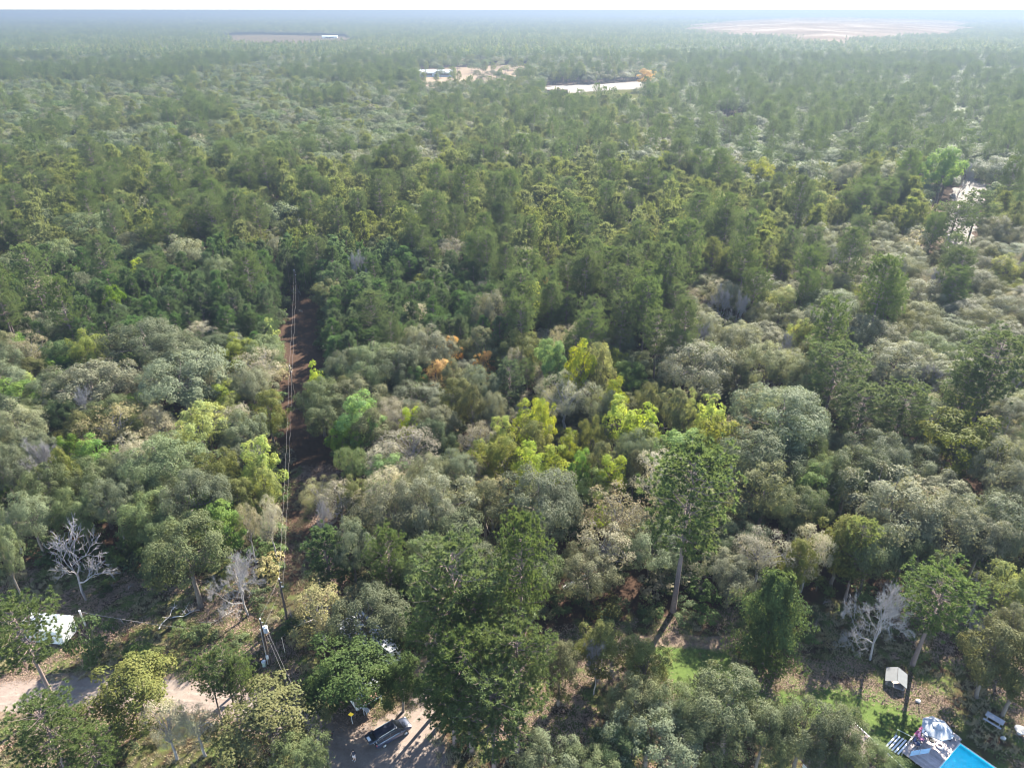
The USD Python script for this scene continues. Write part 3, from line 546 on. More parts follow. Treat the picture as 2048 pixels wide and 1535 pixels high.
# fill the rest of the woods between them
KEEP_OUT = unary_union([FRONT, STRIP.buffer(2.0), DRIVE.buffer(3), YARD_FAR, POND.buffer(4)])
def noise2(x, y, s, seed): return float(meshkit.fbm(np.array([[x * s, y * s, seed * 3.7]]), 3, seed)[0])
def pix1(x, y, z=13.0):
    c, s = math.cos(PITCH), math.sin(PITCH); d = y * c + (CAM_H - z) * s
    return 1024 + FPX * x / d, 767.5 + FPX * (-y * s + (CAM_H - z) * c) / d, d
def pick_kind(x, y, n=0.5):
    """which kind grows where: stands read off the photograph"""
    px, py, d = pix1(x, y); r = rng.uniform()
    def of(*pairs):
        t = sum(p for _, p in pairs); u = r * t
        for k, p in pairs:
            u -= p
            if u <= 0: return k
        return pairs[-1][0]
    if py < 300 or (px > 1480 and py < 380):
        if px > 1350 and py < 330: return of(('od', 5), ('pn', 3), ('om', 3), ('og', 1.2), ('pk', 0.15))
        if 850 < px < 1400 and py > 190: return of(('pl', 3), ('oo', 3), ('pn', 3), ('yo', 1.5), ('og', 2), ('os', 1), ('yb', 0.35))
        if n < 0.44: return of(('pn', 5), ('pl', 2.5), ('og', 1.2), ('od', 2.5), ('oo', 0.6))
        if n < 0.54: return of(('og', 3), ('od', 3), ('om', 3.5), ('pl', 2), ('os', 0.7), ('oo', 2), ('pk', 0.5), ('yo', 0.4))
        return of(('os', 1.6), ('oo', 3), ('og', 2.5), ('om', 2), ('od', 1.2), ('pl', 1.5), ('pk', 1.0), ('yo', 0.8), ('pn', 1.2), ('tn', 0.4))
    if px < 575 and 478 + 0.05 * (575 - px) < py < 645: return of(('py', 11), ('pn', 1.0), ('od', 0.9), ('og', 0.8), ('gr', 0.4), ('pk', 0.6))
    if 575 <= px < 1010 and 470 < py < 660:
        return of(('py', 9), ('og', 1.2), ('pk', 0.6), ('pn', 2), ('yo', 0.3)) if px < 760 or noise2(x, y, 0.03, 1) < 0.56 else of(('og', 4), ('os', 2), ('py', 4))
    if 560 < px < 1580 and 330 < py < 530: return of(('pl', 9), ('pn', 3), ('oo', 1.6), ('pk', 0.9), ('os', 1.4), ('og', 1.0), ('yo', 0.4))
    if 1010 <= px < 1400 and 530 < py < 700: return of(('pn', 6), ('og', 2), ('os', 1.5), ('pk', 0.8), ('yo', 0.5))
    if px >= 1400 and 440 < py < 720: return of(('os', 8), ('og', 2), ('oo', 1.2), ('pn', 1.2), ('ba', 0.5), ('yo', 0.6), ('pk', 0.7))
    if px >= 1500 and py <= 440: return of(('os', 3), ('pl', 3.5), ('pn', 2), ('oo', 1), ('pk', 0.7), ('yo', 0.6))
    if px < 575 and py <= 478: return of(('os', 2), ('pl', 5.5), ('pn', 2.5), ('oo', 1.5), ('pk', 1.2), ('og', 1.2))
    if px < 575: return of(('og', 6), ('od', 1.5), ('os', 1.5), ('gr', 1), ('pk', 1), ('oo', 0.7))
    if 880 < px < 1480 and 640 < py < 960: return of(('lm', 2.6), ('oo', 3), ('pk', 2), ('og', 2), ('os', 1.6), ('tn', 1), ('yo', 2), ('ba', 0.5), ('gr', 0.7))
    return of(('og', 4), ('os', 3), ('od', 1.2), ('oo', 1.2), ('pk', 1.2), ('tn', 0.6), ('pn', 0.25))
SIZE = {'og': (3.6, 6.2), 'os': (3.4, 5.8), 'om': (3.4, 5.4), 'od': (2.6, 4.4), 'oo': (2.6, 4.6), 'yo': (2.4, 4.4), 'lm': (1.8, 2.8), 'yb': (2, 3.2), 'gr': (2, 3.2), 'tn': (2.4, 3.6), 'pk': (2.4, 3.8), 'pn': (2.6, 3.9), 'py': (1.9, 2.7), 'pl': (2.1, 3.0), 'ba': (2.2, 3.4)}
NEAR_END = 330.0
cell = 4.0; grid = {}
def put(t):
    trees.append(t); grid.setdefault((int(t[1] // cell), int(t[2] // cell)), []).append(t)
def clear(x, y, R):
    i, j = int(x // cell), int(y // cell)
    for a in range(i - 4, i + 5):
        for b in range(j - 4, j + 5):
            for t in grid.get((a, b), ()):
                if math.hypot(x - t[1], y - t[2]) < 0.80 * (0.62 * (R + t[4]) + 0.38 * max(R, t[4])): return False
    return True
for t in trees: grid.setdefault((int(t[1] // cell), int(t[2] // cell)), []).append(t)
cand = np.column_stack([rng.uniform(-290, 290, 60000), NEAR_END * np.sqrt(rng.uniform(0.02, 1, 60000))])
cpx, cpy, _ = pix(cand[:, 0], cand[:, 1], 8.0)
okc = (cpx > -260) & (cpx < 2310) & ~contains_xy(KEEP_OUT, cand[:, 0], cand[:, 1]) & (cand[:, 1] > 74)
for (x, y) in cand[okc]:
    k = pick_kind(x, y); lo, hi = SIZE[k]; R = rng.uniform(lo, hi); qx, qy, _ = pix1(x, y); low = 880 < qx < 1480 and 690 < qy < 960
    if low:
        R *= 0.72
        if k in ('og', 'os', 'oo') and rng.uniform() < 0.4: continue
    R *= 1 + 0.22 * min(1, max(0, (y - 200) / 130))
    if not clear(x, y, R): continue
    H = USUAL[SAME.get(k, k)] * rng.uniform(0.70, 1.16) * (0.92 if k in ('og', 'os') else 1) * (0.75 + 0.25 * max(0, R - lo) / (hi - lo)) * (0.70 if low else 1)
    put((k, x, y, H, R, False))
T = trees; print('trees within', NEAR_END, 'm:', len(T))

# the ones that show largest become single trees, up to 300 of a kind; the others go into the far woods
byname = {}
for i, t in enumerate(T):
    px, py, d = pix(t[1], t[2], t[3] * 0.7)
    seen = -60 < px < 2108 and py < 1600
    byname.setdefault(NAMES[t[0]][0], []).append((0 if t[5] and seen else 1, d if seen else d + 1e6, i, seen))
single, rest = [], []
for nm, L in byname.items():
    L.sort(); n = 0
    for s, d, i, seen in L:
        if seen and n < 300: single.append(i); n += 1
        else: rest.append(i)
print('single trees', len(single), 'others', len(rest))

# ---- labels: what it looks like, and which one it is by the landmark it stands nearest to
def tree_spot(k, px, py):
    m = min((i for i in range(NS) if T[i][0] == k), key=lambda i: abs(pix(T[i][1], T[i][2], T[i][3] * 0.8)[0] - px) + abs(pix(T[i][1], T[i][2], T[i][3] * 0.8)[1] - py)); return T[m][1], T[m][2]
LANDMARKS = [('the transformer pole', *POLE_LINE[0]), ('the white metal shed', *at(105, 1290)), ('the parked car', *at(780, 1480)), ('the lone tall pine', *at(1350, 1205)),
             ('the pool umbrella', *at(1875, 1490)), ('the small gabled shed', *at(1790, 1365)), ('the dark cedar', *at(1565, 1345)), ('the dead grey tree', *at(150, 1215)), ('the lone yellow tree', *tree_spot('yb', 400, 830)),
             ('the largest domed oak', *tree_spot('og', 1560, 820)), ('the bright yellow grove', *at(1090, 1000)), ('the pale feathery tree', *tree_spot('pf', 1135, 780)), ('the tall fresh green tree', *tree_spot('gr', 725, 820)),
             ('the farthest power pole', *POLE_LINE[3]), ('the middle power pole', *POLE_LINE[2]), ('the right-edge pine', *tree_spot('pn', 2005, 700)), ('the fallen log', *at(1175, 1145)), ('the gravel drive', *at(1935, 390)), ('the thin-trunked pine', *at(1058, 1338)),
             ('the bare white tree', *tree_spot('bw', 152, 800)), ('the orange tree', *tree_spot('or', 898, 690)), ('the bare grey tree', *tree_spot('ba', 65, 900)), ('the bare tree pair', *tree_spot('ba', 1402, 670)),
             ('the small lime tree', *tree_spot('lm', 280, 530)), ('the bright green young tree', *tree_spot('gr', 229, 585)), ('the grey oak among pines', *tree_spot('og', 437, 530)), ('the yellow tree among pines', *tree_spot('yb', 1060, 580)), ('the tall green poplar', *tree_spot('gr', 1892, 320)), ('the golden tree', *tree_spot('yb', 1563, 585)),
             ('the far yellow tree', *tree_spot('yb', 1643, 396)), ('the buff tree among pines', *tree_spot('pk', 900, 490)), ('the tall bare tree', *tree_spot('ba', 710, 510)), ('the farthest yellow tree', *tree_spot('yb', 1523, 330))]
ORD = ['nearest', 'second nearest', 'third nearest', 'fourth nearest', 'fifth nearest', 'sixth nearest', 'seventh nearest', 'eighth nearest', 'ninth nearest', 'tenth nearest', 'eleventh nearest', 'twelfth nearest']
def sector(dx, dy):
    if abs(dx) < 0.45 * abs(dy): return 'behind' if dy > 0 else 'in front of'
    if abs(dy) < 0.45 * abs(dx): return 'right of' if dx > 0 else 'left of'
    return ('behind and ' if dy > 0 else 'in front and ') + ('right of' if dx > 0 else 'left of')
LXY = np.array([l[1:] for l in LANDMARKS])
buckets = {}
for i in single:
    k, x, y, H, R, s = T[i]; d = np.hypot(LXY[:, 0] - x, LXY[:, 1] - y); j = int(np.argmin(d)); 
    buckets.setdefault((NAMES[k][1], j, sector(x - LXY[j, 0], y - LXY[j, 1])), []).append((d[j], i))
LABEL = {}
for (look, j, sec), L in buckets.items():
    L.sort()
    for n, (d, i) in enumerate(L):
        if n < len(ORD): LABEL[i] = (f'{look}, {ORD[n]} {sec} {LANDMARKS[j][0]}' if len(L) > 1 else f'{look} {sec} {LANDMARKS[j][0]}', None)
        else: LABEL[i] = (f'{look} in woods farther {sec} {LANDMARKS[j][0]}', f'{look}s farther {sec} {LANDMARKS[j][0]}')
GROUP = {'oak_tree': 'oaks of the woods', 'broadleaf_tree': 'broadleaf trees of the woods', 'pine_tree': 'tall pines of the woods', 'young_pine_tree': 'young pines of the dense stands', 'bare_tree': 'leafless trees of the woods'}
OWN = {}     # labels written by hand: (kind, px, py) -> label
def hand(k, px, py, label):
    m = min((i for i in range(NS) if T[i][0] == k), key=lambda i: abs(pix(T[i][1], T[i][2], T[i][3] * 0.8)[0] - px) + abs(pix(T[i][1], T[i][2], T[i][3] * 0.8)[1] - py)); OWN[m] = label
hand('yb', 400, 830, 'rounded bright yellow tree standing alone among grey oaks left of the power line')
hand('pn', 1390, 930, 'tall lone pine with long bare trunk at the edge of the woods')
hand('pn', 1045, 1060, 'tall pine on a thin bare trunk right of the bright pine clump')
hand('pn', 905, 1120, 'tallest bright green pine of the clump above the parked car')
hand('ce', 1565, 1180, 'dense dark green cedar column beside the lawn')
hand('dd', 112, 1060, 'dead grey tree with crooked limbs behind the white metal shed')
hand('bw', 468, 1140, 'bare whitish tree on bare brown ground left of the transformer pole')
hand('bw', 1790, 1200, 'bare grey-white tree leaning over the small gabled shed')
hand('og', 1560, 820, 'largest domed grey-green oak, right of the yellow grove')
hand('pn', 45, 1240, 'yellowish green pine covering the left end of the white metal shed')
hand('sh', 165, 1260, 'small round green pine shrub at the right end of the white metal shed')
hand('pf', 1135, 780, 'pale feathery tree in the middle of the yellow grove')
hand('gr', 1892, 320, 'tall fresh green poplar standing above the gap left of the gravel drive')
hand('lm', 280, 530, 'small lime tree alone in the stand of young dark pines')
hand('or', 1292, 150, 'rusty orange tree far off at the right end of the highway gap')
hand('yb', 1563, 585, 'golden yellow rounded tree among the silvery oaks at right')
hand('pn', 75, 1440, 'bright green pine at the lower left corner of the picture')
hand('oo', 535, 1420, 'wide yellow-olive tree in front of the transformer pole beside the road')

def place(i):
    k, x, y, H, R, s = T[i]; opts = PROTO[k]; p, H0, R0 = opts[int(rng.integers(len(opts)))]
    name, look = NAMES[k]; label, grp = (OWN[i], None) if i in OWN else LABEL[i]
    X = UsdGeom.Xform.Define(stage, numbered('/World', name))
    X.AddTranslateOp().Set(Gf.Vec3d(float(x), float(y), float(ground_z(x, y)[0]))); X.AddRotateZOp().Set(float(rng.uniform(0, 360)))
    X.AddScaleOp().Set(Gf.Vec3f(float(R / R0), float(R / R0 * rng.uniform(0.92, 1.08)), float(H / H0)))
    X.GetPrim().GetReferences().AddInternalReference(p); X.GetPrim().SetInstanceable(True)
    tag(X, label, 'shrub' if name == 'shrub' else 'tree', grp or GROUP.get(name))
for i in sorted(single, key=lambda i: T[i][2]): place(i)

def instancer(name, label, protos, where, kind='stuff'):
    """protos: list of lists of (part name, mesh, material); where: (proto index, x, y, z, turn, sx, sy, sz)"""
    pi = UsdGeom.PointInstancer.Define(stage, f'/World/{name}'); targets = []
    for n, parts in enumerate(protos):
        q = f'/World/{name}/kinds/kind_{n}'; UsdGeom.Xform.Define(stage, q)
        for pn_, me, ma in parts: usdkit.mesh(stage, f'{q}/{pn_}', me, ma)
        targets.append(q)
    pi.CreatePrototypesRel().SetTargets([Sdf.Path(t) for t in targets])
    w = np.array(where, float); h = np.radians(w[:, 4]) / 2
    pi.CreateProtoIndicesAttr(Vt.IntArray.FromNumpy(w[:, 0].astype(np.int32)))
    pi.CreatePositionsAttr(Vt.Vec3fArray.FromNumpy(w[:, 1:4].astype(np.float32)))
    pi.CreateOrientationsAttr(Vt.QuathArray([Gf.Quath(float(math.cos(a)), 0.0, 0.0, float(math.sin(a))) for a in h]))
    pi.CreateScalesAttr(Vt.Vec3fArray.FromNumpy(w[:, 5:8].astype(np.float32)))
    tag(pi, label, None, None, kind); return pi

# lighter trees for the far woods
FAR = {}
def far_kinds():
    out = []
    def b(code, m, n=2, **kw):
        for i in range(n):
            t, c = broad_tree(700 + len(out), lod=1, **kw); FAR.setdefault(code, []).append((len(out), kw['H'], kw['R'])); out.append([('trunk', t, BARK), ('crown', c, m)])
    def p(code, m, n=2, **kw):
        for i in range(n):
            t, c = pine_tree(800 + len(out), lod=1, **kw); FAR.setdefault(code, []).append((len(out), kw['H'], kw['R'])); out.append([('trunk', t, PBARK), ('crown', c, m)])
    big = dict(clumps=44, cr=1.7, per=58, leaf=(0.60, 0.46), inner=0.04)
    b('og', GREYGREEN, 3, H=14, R=6.5, depth=0.62, **big); b('os', SILVER, 2, H=13, R=6.2, depth=0.6, **big); b('od', DARKGREEN, 2, H=13, R=5.5, depth=0.66, **big); b('om', MIDGREEN, 2, H=13, R=5.8, depth=0.66, **big)
    sm = dict(clumps=28, cr=1.2, per=48, leaf=(0.55, 0.4), inner=0.06, shape='ovoid', lobes=0.28)
    b('oo', OLIVE, 2, H=12, R=4.4, depth=0.7, **sm); b('yo', YOLIVE, 1, H=12, R=4.2, depth=0.7, **sm); b('pk', PINK, 2, H=11, R=4, depth=0.68, **sm); b('yb', YELLOW, 1, H=11, R=3.4, depth=0.7, **sm); b('tn', TAN, 1, H=11, R=3.8, depth=0.7, **sm); b('gr', BRIGHT, 1, H=11, R=3.6, depth=0.7, **sm)
    pk_ = dict(per_whorl=6, tufts=7, per=10, needle=(0.72, 0.30))
    p('pn', NEEDLE, 3, H=24, R=4.6, base=0.42, whorls=12, **pk_); p('py', NEEDLEY, 2, H=15, R=2.9, base=0.16, whorls=11, top=0.6, **pk_); p('pl', NEEDLEL, 3, H=17, R=3.2, base=0.30, whorls=11, top=0.55, **pk_)
    FAR['lm'] = FAR['yo']; FAR['ba'] = FAR['pk']
    return out
far_protos = far_kinds()
where = []
def far_put(k, x, y, H, R):
    n, H0, R0 = FAR[k][int(rng.integers(len(FAR[k])))]
    where.append((n, x, y, 0, rng.uniform(0, 360), R / R0, R / R0, H / H0))
for i in rest:
    k, x, y, H, R, s = T[i]; far_put(k if k in FAR else 'og', x, y, H, R)
MID_END = 1250.0
OPEN_FAR = unary_union([FIELD_ROAD.buffer(6), HIGHWAY.buffer(8), HIGHWAY_VERGE.buffer(6), TAN_FIELD.buffer(8), MINE_GAP])
SCATTER = unary_union([FIELD_ROAD, TAN_FIELD, MINE_GAP])
g = 8.0; ys = np.arange(NEAR_END, MID_END, g); 
for yy in ys:
    s = g * (1 + 0.15 * (yy - NEAR_END) / 900); xm = 0.80 * (yy + 40) * 1.02
    xs = np.arange(-xm, xm, s); X_ = xs + rng.uniform(-0.45, 0.45, len(xs)) * s; Y_ = yy + rng.uniform(-0.45, 0.45, len(xs)) * s
    ok = (~contains_xy(OPEN_FAR, X_, Y_) | (contains_xy(SCATTER, X_, Y_) & (rng.uniform(size=len(xs)) < 0.07))) & ~contains_xy(KEEP_OUT, X_, Y_)
    NZ = meshkit.fbm(np.column_stack([X_[ok] * 0.012, Y_[ok] * 0.012, np.full(ok.sum(), 18.5)]), 3, 5)
    NS2 = meshkit.fbm(np.column_stack([X_[ok] * 0.0065, Y_[ok] * 0.0045, np.full(ok.sum(), 41.5)]), 3, 8)
    for x, y, nz, n2 in zip(X_[ok], Y_[ok], NZ, NS2):
        k = pick_kind(x, y, n2); lo, hi = SIZE[k]; R = rng.uniform(lo, hi) * 1.32; H = USUAL[SAME.get(k, k)] * rng.uniform(0.75, 1.15) * (0.9 + 0.35 * (nz - 0.5))
        far_put(k, x, y, H, R)
print('far trees', len(where))
instancer('distant_forest', 'closed canopy of pines and oaks stretching into the distance', far_protos, where)

# beyond that whole patches of wood repeat, turned at random
def wood_patch(seed, size, sp, cards, leaf, mix):
    r = np.random.default_rng(seed); groups = {}
    for x in np.arange(-size / 2, size / 2, sp):
        for y in np.arange(-size / 2, size / 2, sp):
            px_, py_ = x + r.uniform(0, sp), y + r.uniform(0, sp); k = mix[int(r.integers(len(mix)))]
            con = k in ('pn', 'pl'); H = (19 if con else 13) * r.uniform(0.75, 1.2); R = sp * (0.42 if con else 0.62) * r.uniform(0.8, 1.2)
            d = unit(r.normal(size=(cards, 3)) + [0, 0, 0.35]); d[:, 2] = np.abs(d[:, 2])
            rz = H * (0.45 if con else 0.35); w_ = (1 - 0.55 * d[:, 2:3]) if con else 1.0
            P = np.array([px_, py_, H - rz]) + d * [R, R, rz] * np.hstack([np.ones((cards, 2)) * w_, np.ones((cards, 1))]) * r.uniform(0.75, 1.05, (cards, 1))
            groups.setdefault(k, []).append((P, d))
    out = []
    M = {'pn': NEEDLE, 'pl': NEEDLEL, 'og': GREYGREEN, 'od': DARKGREEN, 'os': SILVER, 'oo': OLIVE}
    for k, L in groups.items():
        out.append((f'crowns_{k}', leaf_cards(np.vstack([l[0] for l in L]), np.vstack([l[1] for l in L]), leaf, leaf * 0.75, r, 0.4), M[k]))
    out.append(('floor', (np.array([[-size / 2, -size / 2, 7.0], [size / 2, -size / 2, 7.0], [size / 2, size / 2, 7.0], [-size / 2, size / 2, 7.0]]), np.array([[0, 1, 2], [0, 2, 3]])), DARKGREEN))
    return out
MIX = [['pn', 'pn', 'pl', 'og', 'od'], ['og', 'og', 'od', 'os', 'pn'], ['pl', 'pn', 'oo', 'og', 'os'], ['pn', 'pl', 'pl', 'pn', 'od']]
def patches(name, label, size, sp, cards, leaf, d0, d1, seed):
    r = np.random.default_rng(seed); pr = [wood_patch(seed + i, size, sp, cards, leaf, MIX[i]) for i in range(4)]; w = []
    for y in np.arange(d0 + size / 2, d1, size):
        xm = 0.80 * y + size
        xs = np.arange(-math.ceil(xm / size) * size, xm + size, size)
        xs = xs[~contains_xy(OPEN_FAR, xs, np.full(len(xs), y))]; NZ = meshkit.fbm(np.column_stack([xs * 0.0022, np.full(len(xs), y * 0.0022), np.full(len(xs), 33.3)]), 3, 9)
        for x, n in zip(xs, NZ):
            i = int(np.clip((n - 0.3) / 0.4 * 4 + r.uniform(-0.7, 0.7), 0, 3)); q = r.uniform(0.9, 1.12)
            w.append((i, x, y, 0, 90 * int(r.integers(4)), 1.01, 1.01, q))
    print(name, len(w)); return instancer(name, label, pr, w)
patches('far_woods', 'hazy woods far behind the nearer forest', 50.0, 7.2, 26, 2.4, MID_END, 4200, 60)
patches('horizon_woods', 'faint blue woods below the horizon', 260.0, 11.0, 14, 4.6, 4200, 14000, 80)
# ================================================================ objects
import manifold3d
def height_at(xy, py):
    """height over the place xy that appears in picture row py"""
    lo, hi = -5.0, 60.0
    for _ in range(60):
        m = (lo + hi) / 2
        if pix(xy[0], xy[1], m)[1] > py: lo = m
        else: hi = m
    return lo
def turn(a, b): return math.degrees(math.atan2(b[1] - a[1], b[0] - a[0]))

WOODPOLE = mat('pole_wood', (0.055, 0.042, 0.035), 0.85, 0.3, 6.0, bump=0.01)
STEEL = mat('galvanised_steel', (0.46, 0.48, 0.50), 0.45, 0.1, 8.0, metallic=0.6)
GREYCAN = mat('transformer_grey', (0.36, 0.385, 0.41), 0.4, 0.08, 4.0)
PORC = mat('insulator_porcelain', (0.55, 0.53, 0.50), 0.25, 0.1, 4.0)
WHITEMETAL = mat('white_sheet_metal', (0.40, 0.41, 0.42), 0.5, 0.1, 1.5, second=(0.46, 0.47, 0.48))
WHITEROOF = mat('white_roof_metal', (0.28, 0.305, 0.32), 0.5, 0.15, 0.8, second=(0.35, 0.37, 0.38))
DARKIN = mat('dark_opening', (0.02, 0.02, 0.022), 0.9, 0.1)
WIRE = mat('wire_aluminium', (0.13, 0.12, 0.118), 0.7, 0.1)
BLACKRUB = mat('black_rubber', (0.018, 0.018, 0.019), 0.8, 0.2, 5.0)
GREENBOX = mat('pedestal_green', (0.26, 0.33, 0.30), 0.5, 0.1, 4.0)
WEATHER = mat('weathered_boards', (0.29, 0.25, 0.23), 0.85, 0.25, 3.0)
GREYROOF = mat('grey_roof_sheet', (0.28, 0.30, 0.34), 0.5, 0.25, 0.9, second=(0.40, 0.42, 0.45))

# ---- power line
PH = [height_at(POLE_LINE[0], 1238), height_at(POLE_LINE[1], 1158), 8.6, height_at(POLE_LINE[3], 541), 9.0]
LOOKP = ['dark wooden power pole with a grey transformer can near its top', 'dark wooden power pole standing just behind the transformer pole', 'wooden power pole halfway along the cleared strip, its foot hidden by brush', 'small dark power pole at the far end of the cleared strip']
for i in range(4):
    (x, y), h = POLE_LINE[i], PH[i]
    t = thing('power_pole', LOOKP[i], 'pole', (x, y, 0), 0, 'poles of the power line')
    part('shaft', tube([[0, 0, -0.3], [0, 0, h * 0.5], [0, 0, h]], [0.17, 0.145, 0.11], 10), WOODPOLE, t, smooth=40)
    part('insulator', cat([move(lathe([(0, 0), (0.05, 0), (0.05, 0.06), (0.10, 0.07), (0.10, 0.11), (0.05, 0.13), (0.08, 0.16), (0.05, 0.24), (0, 0.25)], 10), (0, 0, h))]), PORC, t)
    part('insulator', move(lathe([(0, 0), (0.07, 0), (0.09, 0.05), (0.05, 0.09), (0.08, 0.13), (0, 0.16)], 10), (0.16, 0, h - 1.3)), PORC, t)
    part('bracket', cat([box(0.09, 0.42, -0.03, 0.03, h - 1.34, h - 1.28, 0.01), box(0.09, 0.32, -0.03, 0.03, h - 0.55, h - 0.49, 0.01)]), STEEL, t)
    if i == 0:
        can = part('transformer', move(lathe([(0, 0), (0.27, 0), (0.30, 0.05), (0.30, 0.82), (0.32, 0.84), (0.32, 0.9), (0.2, 0.97), (0, 0.98)], 20), (0.46, -0.08, h - 2.1)), GREYCAN, t, smooth=40)
        part('bushing', move(lathe([(0, 0), (0.04, 0), (0.07, 0.05), (0.04, 0.1), (0.07, 0.15), (0.03, 0.28), (0, 0.28)], 8), (0.40, -0.1, h - 1.13)), PORC, can)
        part('bushing', move(lathe([(0, 0), (0.04, 0), (0.07, 0.05), (0.04, 0.1), (0.07, 0.15), (0.03, 0.28), (0, 0.28)], 8), (0.56, -0.06, h - 1.13)), PORC, can)
        part('conduit', tube([[-0.24, -0.05, 0.0], [-0.22, -0.05, h * 0.5], [-0.19, -0.05, h - 1.8], [-0.30, -0.05, h - 1.6]], 0.05, 8), STEEL, t)
        part('meter_box', box(-0.2, 0.14, -0.34, -0.16, 1.3, 1.85, 0.02), GREYCAN, t)
def wire(name, label, pts, sag, r=0.011, n=14):
    out = []
    for a, b in zip(pts[:-1], pts[1:]):
        s = np.linspace(0, 1, n)[:, None]; p = np.array(a) * (1 - s) + np.array(b) * s; p[:, 2] -= sag * 4 * (s * (1 - s))[:, 0]; out.append(p if not out else p[1:])
    m = part(name, tube(np.vstack(out), r, 5), WIRE, None, smooth=True); tag(m, label, 'wire'); return np.vstack(out)
P3 = lambda i, dx, dz: [POLE_LINE[i][0] + dx, POLE_LINE[i][1], PH[i] + dz]
far_end = [POLE_LINE[4][0], POLE_LINE[4][1], 9.2]
wire('power_line', 'thin upper wire running along the cleared strip from pole to pole', [P3(1, 0, 0.22), P3(2, 0, 0.22), P3(3, 0, 0.22), far_end], 0.9)
wire('power_line', 'thin lower wire hung on brackets along the cleared strip', [P3(1, 0.35, -1.28), P3(2, 0.35, -1.28), P3(3, 0.35, -1.28), [far_end[0] + 0.4, far_end[1], 7.8]], 0.7)
wire('power_line', 'short wire between the top of the transformer pole and the pole behind', [P3(0, 0, 0.22), P3(1, -0.05, 0.18)], 0.15)
wire('power_line', 'short wire from the transformer can to the pole behind it', [P3(0, 0.45, -0.85), P3(1, 0.15, -1.2)], 0.15)
house_end = np.array([*at(688, 1610, 6.2), 6.2])
w1 = wire('service_wire', 'service wire from the transformer down over the sandy road, nearer one', [P3(0, 0.3, -1.9), house_end + [-0.25, 0, 0]], 0.55, 0.013)
w2 = wire('service_wire', 'service wire from the transformer down over the sandy road, right-hand one', [P3(0, 0.55, -1.5), house_end + [0.45, 0, 0.3]], 0.5, 0.013)
for k, lab in ((4, 'upper black marker ball on the service wire'), (5, 'lower black marker ball on the service wire')):
    s = w2[k] ; u = trimesh.creation.icosphere(2, 0.16); hole = move(u, s)
    t = thing('marker_ball', lab, 'marker ball', s); part('ball', (u.vertices * [1, 1, 0.9], u.faces), BLACKRUB, t, smooth=True); part('clamp', tube([[0, 0, -0.2], [0, 0, 0.2]], 0.035, 6), BLACKRUB, t)
xy = at(529, 1331); t = thing('pedestal', 'pale green utility pedestal beside the foot of the transformer pole', 'pedestal', (*xy, 0))
part('body', lathe([(0, 0), (0.26, 0), (0.26, 0.75), (0, 0.75)], 16), GREENBOX, t, smooth=40); part('lid', lathe([(0, 0.753), (0.29, 0.753), (0.29, 0.85), (0.18, 0.97), (0, 1.0)], 16), GREYCAN, t, smooth=40)
xy = at(570, 1304); t = thing('marker_stake', 'thin pale stake standing in the strip right of the transformer pole', 'stake', (*xy, 0), 0)
hs = height_at(xy, 1276); part('rod', tube([[0, 0, -0.1], [-0.03, 0.02, hs]], 0.04, 8), mat('stake_pale', (0.55, 0.48, 0.40), 0.7, 0.1), t); part('cap', move(lathe([(0, 0), (0.055, 0), (0.055, 0.12), (0, 0.14)], 8), (-0.03, 0.02, hs)), mat('stake_pale', (0, 0, 0)), t)

# ---- white metal shed at the left, post and cable beside it
def ribbed(length, z0, z1, pitch=0.28, depth=0.035):
    """a corrugated wall along +x in the plane y = 0, ribs standing out to -y"""
    prof = [(0, 0)]; x = 0
    while x < length - pitch: prof += [(x + pitch * 0.4, 0), (x + pitch * 0.5, -depth), (x + pitch * 0.9, -depth), (x + pitch, 0)]; x += pitch
    prof.append((length, 0)); prof = np.array(prof); n = len(prof)
    v = np.vstack([np.column_stack([prof, np.full(n, z0)]), np.column_stack([prof, np.full(n, z1)]), np.column_stack([prof[:, 0], np.full(n, 0.06), np.full(n, z0)]), np.column_stack([prof[:, 0], np.full(n, 0.06), np.full(n, z1)])])
    i = np.arange(n - 1); q = lambda a, b, o=0: np.vstack([np.stack([a + i, a + i + 1, b + i + 1], 1), np.stack([a + i, b + i + 1, b + i], 1)])
    return v, np.vstack([q(0, n), q(3 * n, 2 * n), q(n, 3 * n), q(2 * n, 0)])
fr, br_ = at(131, 1291), at(60, 1284)
L_, W_, Hs = 6.1, 2.6, 2.5
t = thing('metal_shed', 'white ribbed metal shed half hidden by a yellowish pine at far left', 'shed', (*fr, 0), turn(fr, br_) + 180)
part('front_wall', move(ribbed(L_, 0.25, Hs), (-L_, 0, 0)), WHITEMETAL, t); part('back_wall', move(ribbed(L_, 0.25, Hs + 0.15), (0, W_, 0), 180), WHITEMETAL, t)
part('end_wall', move(ribbed(W_ - 0.02, 0.25, Hs), (0.0, 0.01, 0), 90), WHITEMETAL, t); part('end_wall', move(ribbed(W_ - 0.02, 0.25, Hs), (-L_, W_ - 0.01, 0), -90), WHITEMETAL, t)
rf = part('roof', (np.array([[-L_ - .08, -.1, Hs + .02], [.08, -.1, Hs + .02], [.08, W_ + .1, Hs + .2], [-L_ - .08, W_ + .1, Hs + .2], [-L_ - .08, -.1, Hs + .09], [.08, -.1, Hs + .09], [.08, W_ + .1, Hs + .27], [-L_ - .08, W_ + .1, Hs + .27]]), np.array([[0, 2, 1], [0, 3, 2], [4, 5, 6], [4, 6, 7], [0, 1, 5], [0, 5, 4], [1, 2, 6], [1, 6, 5], [2, 3, 7], [2, 7, 6], [3, 0, 4], [3, 4, 7]])), WHITEROOF, t)
